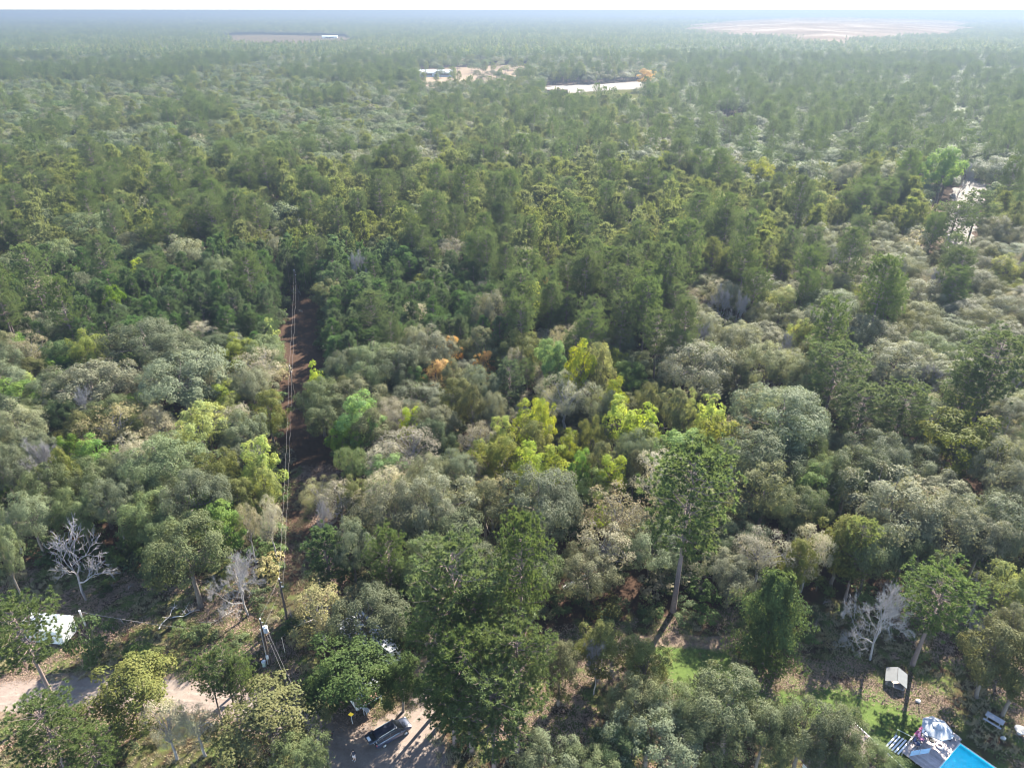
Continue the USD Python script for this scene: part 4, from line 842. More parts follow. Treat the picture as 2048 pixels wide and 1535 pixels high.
part('roof_ribs', cat([(lambda m: (m[0] + [0, 0, 0] , m[1]))((np.array([[x, -.1, Hs + .093], [x + .05, -.1, Hs + .093], [x + .05, W_ + .1, Hs + .273], [x, W_ + .1, Hs + .273], [x, -.1, Hs + .12], [x + .05, -.1, Hs + .12], [x + .05, W_ + .1, Hs + .30], [x, W_ + .1, Hs + .30]]), np.array([[4, 5, 6], [4, 6, 7], [0, 1, 5], [0, 5, 4], [1, 2, 6], [1, 6, 5], [3, 0, 4], [3, 4, 7]]))) for x in np.arange(-L_ + 0.2, 0, 0.6)]), WHITEROOF, rf)
part('door_gap', box(-1.95, -1.45, -0.055, -0.04, 0.9, 2.25), DARKIN, t); part('skid', box(-L_ + 0.1, -0.1, 0.08, 0.3, 0, 0.246), WOODPOLE, t); part('skid', box(-L_ + 0.1, -0.1, W_ - 0.3, W_ - 0.08, 0, 0.246), WOODPOLE, t)
pb = at(171, 1250); ph = height_at(pb, 1221)
t = thing('post', 'whitish leaning post behind the round pine shrub by the shed', 'post', (*pb, 0)); part('shaft', tube([[0, 0, -0.2], [-0.03, 0, ph * 0.5], [-0.08, 0.02, ph]], [0.13, 0.12, 0.11], 10), mat('post_white', (0.52, 0.48, 0.46), 0.8, 0.15, 3.0), t, smooth=40); part('cap', move(lathe([(0, 0), (0.15, 0), (0.15, 0.05), (0, 0.09)], 10), (-0.08, 0.02, ph)), mat('post_white', (0, 0, 0)), t)
ce = at(400, 1262); m = part('cable', tube(np.array([[pb[0] - 0.08, pb[1], ph - 0.15], *[[pb[0] + (ce[0] - pb[0]) * s, pb[1] + (ce[1] - pb[1]) * s, (ph - 0.15) * (1 - s) + 0.3 * s - 0.5 * 4 * s * (1 - s) * 0.5] for s in np.linspace(0.1, 1, 14)]]), 0.03, 5), WIRE); tag(m, 'sagging cable running from the white post to the brown clearing', 'cable')

# ---- dark car with its tailgate open
PAINT = mat('car_paint_dark_blue', (0.012, 0.016, 0.030), 0.25, 0.1, 2.0, coat=1.0, spec=0.6)
GLASSD = mat('car_glass', (0.010, 0.012, 0.016), 0.05, 0.05, 2.0, spec=0.9)
CHROME = mat('chrome', (0.60, 0.60, 0.62), 0.15, 0.05, 2.0, metallic=1.0)
LAMPW = mat('lamp_clear', (0.62, 0.64, 0.66), 0.15, 0.05, 2.0); LAMPR = mat('lamp_red', (0.35, 0.015, 0.012), 0.2, 0.05, 2.0)
RIM = mat('wheel_rim', (0.45, 0.45, 0.46), 0.3, 0.1, 4.0, metallic=0.8); CARGO = mat('cargo_lining', (0.03, 0.03, 0.032), 0.9, 0.2, 6.0)
def loft(stations, n=20, p=4.0):
    """stations: x, half width, z low, z high, tumblehome: closed skin of rounded-box rings"""
    a = np.linspace(0, 2 * math.pi, n, endpoint=False); c, s = np.cos(a), np.sin(a)
    cy, cz = np.sign(c) * np.abs(c) ** (2 / p), np.sign(s) * np.abs(s) ** (2 / p); V = []
    for x, hw, z0, z1, tb in stations:
        zc, hz = (z0 + z1) / 2, (z1 - z0) / 2; k = 1 - tb * (cz + 1) / 2
        V.append(np.column_stack([np.full(n, x), hw * cy * k, zc + hz * cz]))
    m = len(V); V.append(V[0].mean(0, keepdims=True)); V.append(V[m - 1].mean(0, keepdims=True)); f = []
    for i in range(m - 1):
        for k in range(n):
            q, r = i * n + k, i * n + (k + 1) % n; f += [[q, r, r + n], [q, r + n, q + n]]
    for k in range(n): f += [[m * n, (k + 1) % n, k], [m * n + 1, (m - 1) * n + k, (m - 1) * n + (k + 1) % n]]
    return np.vstack(V), np.array(f)
def to_manifold(vf): return manifold3d.Manifold(manifold3d.Mesh(np.asarray(vf[0], np.float32), np.asarray(vf[1], np.uint32)))
cr, cf = at(752, 1489), at(814, 1452); cc = (cr + cf) / 2
t = thing('parked_car', 'dark blue-black car parked on the sandy lot with its tailgate raised', 'car', (*cc, 0.0), turn(cr, cf))
body = to_manifold(loft([(-2.28, 0.80, 0.42, 0.92, 0.03), (-2.2, 0.90, 0.30, 1.02, 0.04), (-1.4, 0.95, 0.25, 1.06, 0.05), (0, 0.955, 0.25, 1.04, 0.05), (1.1, 0.95, 0.25, 1.02, 0.06), (1.85, 0.93, 0.28, 0.95, 0.07), (2.22, 0.84, 0.32, 0.85, 0.08), (2.34, 0.70, 0.42, 0.72, 0.08)], 28, 4.5))
for wx in (-1.36, 1.40):
    body -= manifold3d.Manifold.cylinder(3.0, 0.40, 0.40, 28, True).rotate([90, 0, 0]).translate([wx, 0, 0.34]) ^ (manifold3d.Manifold.cube([1.2, 0.34, 1.2], True).translate([wx, 0.85, 0.4]) + manifold3d.Manifold.cube([1.2, 0.34, 1.2], True).translate([wx, -0.85, 0.4]))
body -= manifold3d.Manifold.cube([0.75, 1.3, 0.5], True).translate([-2.0, 0, 0.95])
bp = part('body', body, PAINT, t, smooth=35)
cabin = loft([(-2.02, 0.78, 0.95, 1.30, 0.10), (-1.85, 0.84, 0.95, 1.60, 0.17), (-1.2, 0.86, 0.95, 1.67, 0.18), (0.0, 0.86, 0.95, 1.68, 0.18), (0.55, 0.86, 0.95, 1.60, 0.18), (1.02, 0.84, 0.95, 1.25, 0.12), (1.32, 0.80, 0.95, 1.03, 0.04)], 28, 5.0)
part('windows', cabin, GLASSD, t, smooth=35)
rp = part('roof', loft([(-1.92, 0.60, 1.60, 1.66, 0.04), (-1.8, 0.69, 1.61, 1.70, 0.05), (-1.0, 0.71, 1.63, 1.725, 0.05), (0.0, 0.71, 1.63, 1.73, 0.05), (0.42, 0.68, 1.58, 1.66, 0.05), (0.5, 0.60, 1.58, 1.62, 0.05)], 20, 4.0), PAINT, t, smooth=40)
for sy in (-1, 1): part('roof_rail', tube([[-1.7, sy * 0.62, 1.72], [-1.6, sy * 0.62, 1.77], [0.1, sy * 0.62, 1.79], [0.25, sy * 0.62, 1.73]], 0.022, 6), CHROME, rp)
for sy in (-1, 1):
    for x0, x1, z1, z2 in ((0.95, 0.42, 1.22, 1.6), (-0.42, -0.47, 1.0, 1.66), (-1.35, -1.42, 1.0, 1.64)): part('pillar', tube([[x0, sy * 0.83, z1 - 0.1], [x1, sy * 0.72, z2]], 0.045, 6), PAINT, t)
    part('window_trim', tube([[-1.8, sy * 0.885, 1.06], [0, sy * 0.90, 1.055], [1.0, sy * 0.88, 1.04]], 0.014, 5), CHROME, t)
    part('mirror', move(loft([(-0.08, 0.08, -0.06, 0.06, 0), (0, 0.12, -0.08, 0.08, 0), (0.1, 0.06, -0.04, 0.05, 0)], 10, 3), (0.72, sy * 1.02, 1.12)), PAINT, t, smooth=40)
    part('headlight', move(loft([(-0.18, 0.11, -0.07, 0.07, 0), (0.06, 0.14, -0.08, 0.06, 0), (0.14, 0.08, -0.05, 0.04, 0)], 12, 3), (2.14, sy * 0.66, 0.74), rz=-sy * 14), LAMPW, t, smooth=40)
    part('tail_light', box(-2.245, -2.19, min(sy * .66, sy * .88), max(sy * .66, sy * .88), 0.82, 1.0, 0.02), LAMPR, t)
part('grille', box(2.26, 2.352, -0.45, 0.45, 0.5, 0.7, 0.02), CARGO, t); part('number_plate', box(-2.31, -2.283, -0.26, 0.26, 0.62, 0.74), LAMPW, t)
for wx in (-1.36, 1.40):
    for sy in (-1, 1):
        w = part('wheel', move(lathe([(0.20, -0.11), (0.31, -0.12), (0.345, -0.08), (0.345, 0.08), (0.31, 0.12), (0.20, 0.11), (0.20, -0.11)], 24), (wx, sy * 0.84, 0.345), rx=90), BLACKRUB, t, smooth=40)
        part('rim', cat([move(lathe([(0, 0.06), (0.06, 0.09), (0.07, 0.03), (0.17, 0.04), (0.205, 0.1), (0.205, -0.1), (0, -0.1)], 20), (wx, sy * 0.84, 0.345), rx=90 if sy < 0 else -90)] + [move(box(-0.02, 0.02, 0.05, 0.19, 0.06, 0.085), (0, 0, 0), rz=72 * k) for k in range(0)]), RIM, w, smooth=30)
gate = part('tailgate', cat([move(loft([(-0.05, 0.78, -0.05, 0.04, 0), (0.0, 0.80, -0.06, 0.06, 0), (0.55, 0.80, -0.05, 0.07, 0), (1.05, 0.72, -0.06, 0.06, 0), (1.12, 0.62, -0.05, 0.04, 0)], 18, 4), (-1.9, 0, 1.66), rz=180, ry=0)]), PAINT, t, smooth=40)
part('rear_window', box(-2.5, -2.05, -0.62, 0.62, 1.722, 1.742, 0.005), GLASSD, gate); part('plate_recess', box(-2.92, -2.62, -0.3, 0.3, 1.715, 1.735, 0.005), LAMPW, gate)
for sy in (-1, 1): part('gas_strut', tube([[-1.95, sy * 0.7, 1.2], [-2.35, sy * 0.68, 1.62]], 0.014, 5), CHROME, gate)
part('cargo_bay', box(-2.15, -1.6, -0.64, 0.64, 0.66, 0.705), CARGO, t)
for k, (bx_, by_, c_) in enumerate(((-1.95, 0.3, (0.45, 0.44, 0.42)), (-1.9, -0.25, (0.38, 0.36, 0.40)))):
    xw = cc + np.array([math.cos(math.radians(turn(cr, cf))) * bx_ - math.sin(math.radians(turn(cr, cf))) * by_, math.sin(math.radians(turn(cr, cf))) * bx_ + math.cos(math.radians(turn(cr, cf))) * by_])
    b = thing('bag', ('pale bag on the left of the open car boot', 'grey bag on the right of the open car boot')[k], 'bag', (*xw, 0.705), turn(cr, cf)); mb_ = mat(f'bag_{k}', c_, 0.8, 0.15, 6.0)
    part('sack', loft([(-0.16, 0.14, 0, 0.2, 0.1), (-0.1, 0.19, 0, 0.3, 0.15), (0.1, 0.19, 0, 0.32, 0.15), (0.16, 0.13, 0, 0.22, 0.1)], 12, 3), mb_, b, smooth=40); part('handle', tube([[-0.08, 0, 0.28], [-0.04, 0, 0.40], [0.04, 0, 0.40], [0.08, 0, 0.28]], 0.012, 5), mb_, b)

# ---- the person and the dog
def skin_of(bones, refine=0.03, it=6):
    """bones: (point, radius, point, radius): hulls of spheres joined and smoothed into one surface"""
    def sph(p, r): return manifold3d.Manifold.sphere(r, 14).translate([float(c) for c in p])
    m = manifold3d.Manifold.batch_boolean([manifold3d.Manifold.batch_hull([sph(a, ra), sph(b, rb)]) for a, ra, b, rb in bones], manifold3d.OpType.Add).refine_to_length(refine)
    me = m.to_mesh(); tm = trimesh.Trimesh(me.vert_properties[:, :3], me.tri_verts, process=True); trimesh.smoothing.filter_taubin(tm, iterations=it)
    return np.array(tm.vertices), np.array(tm.faces)
SKIN = mat('skin', (0.42, 0.27, 0.20), 0.6, 0.06, 6.0); SHIRT = mat('shirt_navy', (0.016, 0.017, 0.030), 0.85, 0.15, 8.0); SHORTS = mat('shorts_pale', (0.46, 0.44, 0.46), 0.85, 0.1, 8.0); HAIR = mat('hair_dark', (0.022, 0.016, 0.012), 0.6, 0.2, 20.0); SHOE = mat('shoes_grey', (0.30, 0.30, 0.32), 0.8, 0.2, 8.0); EYE = mat('eye_dark', (0.02, 0.02, 0.02), 0.3, 0.05)
def person(xy, heading):
    t = thing('person', 'person in a navy shirt and pale shorts standing on the sandy lot', 'person', (*xy, 0.016), heading)
    B = []
    sh, hip, kn, an = 1.44, 0.92, 0.50, 0.09
    B += [((0, 0, hip), 0.13, (0, 0.01, 1.15), 0.125), ((0, 0.01, 1.15), 0.125, (0, 0, 1.36), 0.14), ((-0.15, 0, sh), 0.065, (0.15, 0, sh), 0.065), ((0, 0, 1.36), 0.13, (0, 0, sh), 0.09), ((0, 0, sh), 0.06, (0, 0.02, 1.57), 0.052), ((0, 0.02, 1.66), 0.088, (0, 0.035, 1.60), 0.062), ((0, 0.01, 1.68), 0.092, (0, -0.01, 1.67), 0.09)]
    for s in (-1, 1):
        h, k, a = (s * 0.09, 0, hip - 0.02), (s * 0.11, 0.02 * s, kn), (s * 0.12, 0.03 * s, an)
        B += [(h, 0.095, k, 0.058), (k, 0.058, (s * 0.115, 0.02 * s - 0.01, 0.32), 0.056), ((s * 0.115, 0.02 * s - 0.01, 0.32), 0.056, a, 0.04), (a, 0.042, (s * 0.14, 0.15, 0.035), 0.032), (a, 0.042, (s * 0.12, -0.04, 0.035), 0.035)]
        S, E, W = (s * 0.19, 0, sh - 0.01), (s * 0.27, -0.03, 1.16), (s * 0.26, 0.14, 0.95)
        B += [(S, 0.055, E, 0.042), (E, 0.042, W, 0.028)]
        d = unit(np.array(W) - E); palm = np.array(W) + d * 0.075; side = unit(np.cross(d, [s * 1.0, 0, 0.2])); up = np.cross(side, d)
        B += [(W, 0.027, tuple(palm), 0.030)]
        for q, L in zip((-0.03, -0.01, 0.01, 0.03), (0.065, 0.08, 0.075, 0.055)):
            r0 = palm + side * q; r1 = r0 + d * L * 0.55; r2 = r1 + unit(d * 0.7 - up * 0.6 * s) * L * 0.5
            B += [(tuple(r0), 0.010, tuple(r1), 0.009), (tuple(r1), 0.009, tuple(r2), 0.008)]
        r0 = np.array(W) + d * 0.03 - side * 0.025; r1 = r0 + unit(d - side) * 0.05; B += [(tuple(r0), 0.012, tuple(r1), 0.010), (tuple(r1), 0.010, tuple(r1 + d * 0.03), 0.009)]
    B += [((0, 0.105, 1.645), 0.012, (0, 0.118, 1.625), 0.015), ((-0.088, 0.01, 1.66), 0.018, (-0.09, 0.005, 1.63), 0.014), ((0.088, 0.01, 1.66), 0.018, (0.09, 0.005, 1.63), 0.014)]
    part('body', skin_of(B, 0.025, 3), SKIN, t, smooth=True)
    part('shirt', skin_of([((0, 0, 0.90), 0.15, (0, 0.01, 1.15), 0.142), ((0, 0.01, 1.15), 0.142, (0, 0, 1.36), 0.155), ((-0.16, 0, sh - 0.005), 0.08, (0.16, 0, sh - 0.005), 0.08), ((0, 0, 1.36), 0.145, (0, 0, sh - 0.02), 0.10)] + [((s * 0.19, 0, sh - 0.012), 0.07, (s * 0.245, -0.02, 1.24), 0.064) for s in (-1, 1)], 0.03, 3), SHIRT, t, smooth=True)
    part('shorts', skin_of([((-0.05, 0, 0.93), 0.135, (0.05, 0, 0.93), 0.135)] + [((s * 0.09, 0, 0.88), 0.112, (s * 0.112, 0.02 * s, 0.54), 0.088) for s in (-1, 1)], 0.03, 3), SHORTS, t, smooth=True)
    part('hair', skin_of([((0, -0.015, 1.70), 0.098, (0, -0.035, 1.66), 0.09), ((0, 0.02, 1.72), 0.085, (0, -0.02, 1.72), 0.09)], 0.03, 2), HAIR, t, smooth=True)
    for s in (-1, 1):
        e = trimesh.creation.icosphere(1, 0.013); part('eye', (e.vertices + [s * 0.033, 0.097, 1.665], e.faces), EYE, t, smooth=True)
        part('shoe', skin_of([((s * 0.125, -0.045, 0.045), 0.047, (s * 0.14, 0.12, 0.04), 0.044), ((s * 0.14, 0.12, 0.04), 0.044, (s * 0.147, 0.19, 0.035), 0.034)], 0.03, 2), SHOE, t, smooth=True)
    m = part('mouth', box(-0.022, 0.022, 0.098, 0.108, 1.592, 1.600), mat('lips', (0.30, 0.12, 0.10), 0.6, 0.05), t)
person(at(709, 1519), 150)
FUR = mat('black_fur', (0.012, 0.011, 0.012), 0.8, 0.3, 20.0)
xy = at(661, 1478); t = thing('dog', 'black dog standing on the sandy road left of the person', 'dog', (*xy, 0.016), 60)
D = [((-0.30, 0, 0.52), 0.12, (-0.05, 0, 0.50), 0.125), ((-0.05, 0, 0.50), 0.125, (0.25, 0, 0.50), 0.16), ((0.25, 0, 0.50), 0.15, (0.36, 0, 0.58), 0.10), ((0.34, 0, 0.60), 0.095, (0.50, 0, 0.74), 0.075), ((0.50, 0, 0.76), 0.085, (0.58, 0, 0.74), 0.07), ((0.58, 0, 0.73), 0.05, (0.70, 0, 0.69), 0.036), ((-0.40, 0, 0.56), 0.035, (-0.55, 0.03, 0.62), 0.028), ((-0.55, 0.03, 0.62), 0.028, (-0.68, 0.06, 0.74), 0.016), ((-0.30, 0, 0.52), 0.115, (-0.40, 0, 0.55), 0.06)]
for s in (-1, 1):
    D += [((-0.30, s * 0.08, 0.46), 0.085, (-0.24, s * 0.10, 0.32), 0.055), ((-0.24, s * 0.10, 0.32), 0.05, (-0.38, s * 0.10, 0.20), 0.032), ((-0.38, s * 0.10, 0.20), 0.030, (-0.36, s * 0.10, 0.045), 0.026), ((-0.36, s * 0.10, 0.035), 0.028, (-0.30, s * 0.10, 0.03), 0.024),
          ((0.25, s * 0.09, 0.44), 0.07, (0.22 + 0.03 * s, s * 0.10, 0.30), 0.045), ((0.22 + 0.03 * s, s * 0.10, 0.30), 0.042, (0.25 + 0.05 * s, s * 0.10, 0.15), 0.030), ((0.25 + 0.05 * s, s * 0.10, 0.15), 0.028, (0.25 + 0.05 * s, s * 0.10, 0.04), 0.026), ((0.25 + 0.05 * s, s * 0.10, 0.03), 0.027, (0.31 + 0.05 * s, s * 0.10, 0.028), 0.022)]
part('body', skin_of(D, 0.035, 5), FUR, t, smooth=True)
for s in (-1, 1): part('ear', move(loft([(-0.02, 0.03, -0.07, 0.05, 0), (0.02, 0.035, -0.08, 0.05, 0)], 10, 2.5), (0.50, s * 0.085, 0.78)), FUR, t, smooth=True)
part('collar', tube([[0.40 + 0.085 * math.cos(a) * -0.6, 0.1 * math.sin(a), 0.655 + 0.085 * math.cos(a) * 0.75] for a in np.linspace(0, 6.28, 14)], 0.012, 5), mat('collar_red', (0.30, 0.03, 0.03), 0.7, 0.1), t)

# ---- yellow sign at the edge of the lot
xy = at(705, 1447); t = thing('road_sign', 'small yellow sign on a post under the trees beside the lot', 'sign', (*xy, 0), 8)
YSIGN = mat('sign_yellow', (0.62, 0.42, 0.03), 0.5, 0.08, 3.0)
part('post', box(-0.03, 0.03, -0.02, 0.02, -0.2, 2.15), STEEL, t); part('panel', cat([prism([(-0.42, 0), (0, -0.42), (0.42, 0), (0, 0.42)], 0, 0.012)]) if False else move(prism([(-0.36, 0), (-0.03, -0.36), (0.03, -0.36), (0.36, 0), (0.03, 0.36), (-0.03, 0.36)], 0, 0.014), (0, -0.024, 1.78), rx=90), YSIGN, t)
part('backing', box(-0.05, 0.05, 0.021, 0.035, 1.5, 2.05), STEEL, t)

# ---- mobile home and camper under the trees
def gable(L, W, h, rise, over, t, wall, roof, ribs=0.0, front=None):
    """a long low building along +x: four walls, two roof slopes (with ribs), windows and a door"""
    part('wall', box(-L / 2, L / 2, -W / 2, -W / 2 + 0.12, 0.3, h), wall, t); part('wall', box(-L / 2, L / 2, W / 2 - 0.12, W / 2, 0.3, h), wall, t)
    g = [(-W / 2 + 0.122, 0.3), (W / 2 - 0.122, 0.3), (W / 2 - 0.122, h), (0, h + rise * 0.96), (-W / 2 + 0.122, h)]
    for x in (-L / 2, L / 2 - 0.12): part('gable_wall', move((lambda m: (m[0][:, [2, 0, 1]], m[1]))(prism(g, 0, 0.12)), (x, 0, 0)), wall, t)
    for s in (-1, 1):
        a = math.degrees(math.atan2(rise, W / 2)); sl = math.hypot(W / 2, rise) + over
        r = part('roof_slope', move(box(-L / 2 - over, L / 2 + over, 0.012, sl, 0.02, 0.09), (0, 0, h + rise), rx=-a if s > 0 else 0) if s > 0 else move(box(-L / 2 - over, L / 2 + over, -sl, -0.012, 0.02, 0.09), (0, 0, h + rise), rx=a), roof, t)
        if ribs: part('roof_ribs', move(cat([box(x, x + 0.05, 0.02 if s > 0 else -sl, sl if s > 0 else -0.02, 0.092, 0.125) for x in np.arange(-L / 2, L / 2, ribs)]), (0, 0, h + rise), rx=-a if s > 0 else a), roof, r)
    part('ridge_cap', tube([[-L / 2 - over, 0, h + rise + 0.09], [L / 2 + over, 0, h + rise + 0.09]], 0.07, 6), roof, t)
    for x in (-L * 0.3, 0.0, L * 0.3):
        w = part('window', box(x - 0.5, x + 0.5, -W / 2 - 0.03, -W / 2 - 0.003, 1.2, 2.0), WHITEMETAL, t); part('pane', box(x - 0.44, x + 0.44, -W / 2 - 0.04, -W / 2 - 0.033, 1.26, 1.94), GLASSD, w)
    d = part('door', box(L * 0.12, L * 0.12 + 0.85, -W / 2 - 0.03, -W / 2 - 0.003, 0.32, 2.3), WHITEMETAL, t); part('handle', box(L * 0.12 + 0.08, L * 0.12 + 0.13, -W / 2 - 0.07, -W / 2 - 0.033, 1.2, 1.3), STEEL, d)
TRAILERW = mat('siding_pale', (0.36, 0.36, 0.345), 0.7, 0.1, 1.0)
a_, b_ = at(703, 1236, 3.0), at(772, 1300, 3.0)
t = thing('mobile_home', 'long low home with a patchy grey metal roof under the trees right of the pole', 'house', (*((a_ + b_) / 2), 0), turn(a_, b_)); gable(np.linalg.norm(b_ - a_) + 1.0, 3.6, 2.6, 0.45, 0.15, t, TRAILERW, GREYROOF, 0.45)
a_, b_ = at(706, 1382, 2.4), at(748, 1358, 2.4)
t = thing('camper_trailer', 'small white-roofed camper under dark trees behind the yellow sign', 'trailer', (*((a_ + b_) / 2), 0), turn(a_, b_)); gable(np.linalg.norm(b_ - a_) + 0.6, 2.2, 2.1, 0.18, 0.08, t, TRAILERW, WHITEROOF, 0.0)
part('awning', move(box(-1.3, 1.3, -2.1, -1.12, 1.86, 1.92, 0.01), (0, 0, 0)), mat('awning_brown', (0.22, 0.13, 0.09), 0.8, 0.2, 2.0), t)
for s in (-1, 1): part('awning_post', tube([[s * 1.2, -2.0, 0], [s * 1.2, -2.0, 1.86]], 0.035, 6), STEEL, t)
xy = at(729, 1419); t = thing('bench', 'white bench on brown ground behind the yellow sign', 'bench', (*xy, 0), -42)
WPAINT = mat('white_paint_worn', (0.45, 0.46, 0.47), 0.6, 0.12, 5.0)
for y in (-0.18, 0.0, 0.18): part('seat_slat', box(-0.85, 0.85, y - 0.075, y + 0.075, 0.42, 0.46, 0.01), WPAINT, t)
for x in (-0.65, 0.65): part('leg', cat([box(x - 0.04, x + 0.04, -0.22, 0.22, 0.34, 0.415), box(x - 0.04, x + 0.04, -0.22, -0.15, 0, 0.338), box(x - 0.04, x + 0.04, 0.15, 0.22, 0, 0.338)]), WPAINT, t)
xy = at(776, 1266); t = thing('tarp', 'crumpled dark blue tarp at the end of the mobile home', 'tarp', (*xy, 0), 20)
gx_, gy_ = np.meshgrid(np.linspace(-1, 1, 16), np.linspace(-1, 1, 16)); q_ = np.stack([gx_.ravel(), gy_.ravel()], 1)
k = (np.arange(15)[:, None] * 16 + np.arange(15)).ravel(); tf = np.concatenate([np.stack([k, k + 1, k + 17], 1), np.stack([k, k + 17, k + 16], 1)])
tz = 0.9 * np.clip(1 - (q_ ** 2).sum(1) * 0.75, 0.03, 1) * (0.6 + 0.8 * meshkit.fbm(np.column_stack([q_ * 2.5, np.zeros(256)])))
TARP = mat('tarp_blue', (0.03, 0.05, 0.12), 0.4, 0.2, 3.0); part('sheet', (np.column_stack([q_ * [1.3, 0.9], tz]), tf), TARP, t, smooth=40); part('rope', tube([[-1.2, -0.7, 0.15], [0, -0.1, 0.98], [1.2, 0.6, 0.15]], 0.02, 5), WIRE, t)

# ---- fallen wood
LOG = mat('log_bleached', (0.40, 0.37, 0.36), 0.85, 0.2, 3.0)
a_, b_ = at(1126, 1174, 0.4), at(1216, 1120, 1.6); t = thing('fallen_log', 'long bleached fallen trunk lying in the dark woods left of the lone tall pine', 'log', (*a_, 0))
d = b_ - a_; part('trunk', tube([[0, 0, 0.25], [*(d * 0.35), 0.6], [*(d * 0.7), 1.1], [*d, 1.6]], [0.24, 0.21, 0.15, 0.06], 9), LOG, t, smooth=50)
part('branch', tube([[*(d * 0.45), 0.75], [*(d * 0.62 + [0.5, -0.8]), 0.7]], [0.09, 0.03], 6), LOG, t); part('branch', tube([[*(d * 0.7), 1.1], [*(d * 0.85 + [-0.4, 0.9]), 1.7]], [0.07, 0.02], 6), LOG, t)
for k, (p, q, lab) in enumerate([((385, 1270), (470, 1222), 'long fallen branch on the brown ground left of the bare whitish tree'), ((318, 1258), (355, 1212), 'short fallen branch beside the dark shrubs in the clearing'), ((345, 1235), (400, 1222), 'twiggy fallen limb below the grey-green oak in the clearing'), ((612, 1240), (566, 1275), 'thin fallen limb across the strip behind the transformer pole')]):
    a_, b_ = at(*p), at(*q); d = b_ - a_; r_ = np.random.default_rng(40 + k); t = thing('fallen_branch', lab, 'branch', (*a_, 0))
    part('limb', tube(bent([0, 0, 0.08], [*d, 0.25], r_, 6, 0.03), np.linspace(0.09, 0.03, 6), 6), LOG, t)
    for _ in range(6):
        s = r_.uniform(0.25, 0.95); e = d * s + r_.normal(size=2) * 0.9; part('twig', tube([[*(d * s), 0.12 + 0.15 * s], [*((d * s + e) / 2), 0.4], [*e, 0.35 + r_.uniform(0, 0.4)]], [0.035, 0.025, 0.012], 4), LOG, t)

# ---- small gabled shed under the leaning bare tree
a_, b_ = at(1772, 1344, 1.6), at(1806, 1352, 1.6)
t = thing('small_shed', 'small open shed with a pale grey gabled roof under the bare tree', 'shed', (*at(1790, 1362), 0), 62)
SHEDR = mat('shed_roof_pale', (0.075, 0.081, 0.09), 0.6, 0.15, 2.0); SL, SW, SH_, SR = 2.4, 2.1, 0.75, 0.6
for s in (-1, 1):
    a = math.degrees(math.atan2(SR, SW / 2)); sl = math.hypot(SW / 2, SR) + 0.18
    part('roof_slope', move(box(-SL / 2, SL / 2, 0.01 if s > 0 else -sl, sl if s > 0 else -0.01, 0, 0.05), (0, 0, SH_ + SR), rx=-s * a), SHEDR, t)
    part('side_wall', box(-SL / 2 + 0.1, SL / 2 - 0.1, s * SW / 2 - 0.03, s * SW / 2 + 0.03, 0.05, SH_ - 0.08), WEATHER, t)
    for x in (-SL / 2 + 0.12, SL / 2 - 0.12): part('post', box(x - 0.05, x + 0.05, s * (SW / 2 - 0.09) - 0.05, s * (SW / 2 - 0.09) + 0.05, 0, SH_), WEATHER, t)
part('back_wall', box(SL / 2 - 0.14, SL / 2 - 0.1, -SW / 2 + 0.15, SW / 2 - 0.15, 0.05, SH_), WEATHER, t); part('floor', box(-SL / 2 + 0.1, SL / 2 - 0.15, -SW / 2 + 0.05, SW / 2 - 0.05, 0.02, 0.06), WEATHER, t)

# ---- pool, deck and garden things at the lower right
c0, c1, c2 = at(1921, 1487, 0.6), at(1850, 1555, 0.6), at(1984, 1531, 0.6)
u1, u2 = unit(c1 - c0), unit(c2 - c0); rot_ = turn(c0, c2)
PL, PW = 9.0, 4.6; u2 = np.array([math.cos(math.radians(rot_)), math.sin(math.radians(rot_))]); u1 = np.array([u2[1], -u2[0]])
def pool_xy(a, b): return c0 + u2 * a + u1 * b
t = thing('swimming_pool', 'rectangular pool of bright turquoise water at the lower right corner', 'pool', (*c0, 0), rot_)
LINER = mat('pool_liner', (0.03, 0.80, 0.82), 0.5, 0.08, 1.0); COPING = mat('pool_coping', (0.40, 0.40, 0.39), 0.6, 0.1, 3.0); POOLW = mat('pool_side_dark', (0.05, 0.08, 0.12), 0.6, 0.1)
part('liner_floor', box(0, PW, -PL, 0, 0.03, 0.10), LINER, t)
for nm, b in (('pool_wall', box(-0.1, 0, -PL, 0, 0.02, 0.6)), ('pool_wall', box(PW, PW + 0.1, -PL, 0, 0.02, 0.6)), ('pool_wall', box(-0.1, PW + 0.1, 0.0, 0.1, 0.02, 0.6)), ('pool_wall', box(-0.1, PW + 0.1, -PL - 0.1, -PL, 0.02, 0.6))): part(nm, b, LINER, t)
for b in (box(-0.16, -0.02, -PL, 0.16, 0.603, 0.66, 0.01), box(PW + 0.02, PW + 0.16, -PL, 0.16, 0.603, 0.66, 0.01), box(-0.018, PW + 0.018, 0.02, 0.16, 0.603, 0.66, 0.01)): part('coping', b, COPING, t)
for b in (box(PW + 0.103, PW + 0.13, -PL, 0.13, 0, 0.6), box(-0.1, PW + 0.1, 0.103, 0.13, 0, 0.6)): part('outer_wall', b, POOLW, t)
POOLWATER = usdkit.material(stage, '/World/Looks/pool_water_surface', {'g': ('geometry', {}), 'n': ('noise_texture', {'scale': 2.2, 'detail': 3.0}), 'b': ('bump', {'strength': 0.9, 'distance': 0.06}), 'f': ('fresnel', {'IOR': 1.33}), 't': ('transparent_bsdf', {'color': (0.60, 0.96, 1.0)}), 'gl': ('glossy_bsdf', {'roughness': 0.03, 'color': (1, 1, 1)}), 'm': ('mix_closure', {})},
    [('g.position', 'n.vector'), ('n.fac', 'b.height'), ('b.normal', 'f.normal'), ('b.normal', 'gl.normal'), ('f.fac', 'm.fac'), ('t.BSDF', 'm.closure1'), ('gl.BSDF', 'm.closure2')], surface='m.closure')
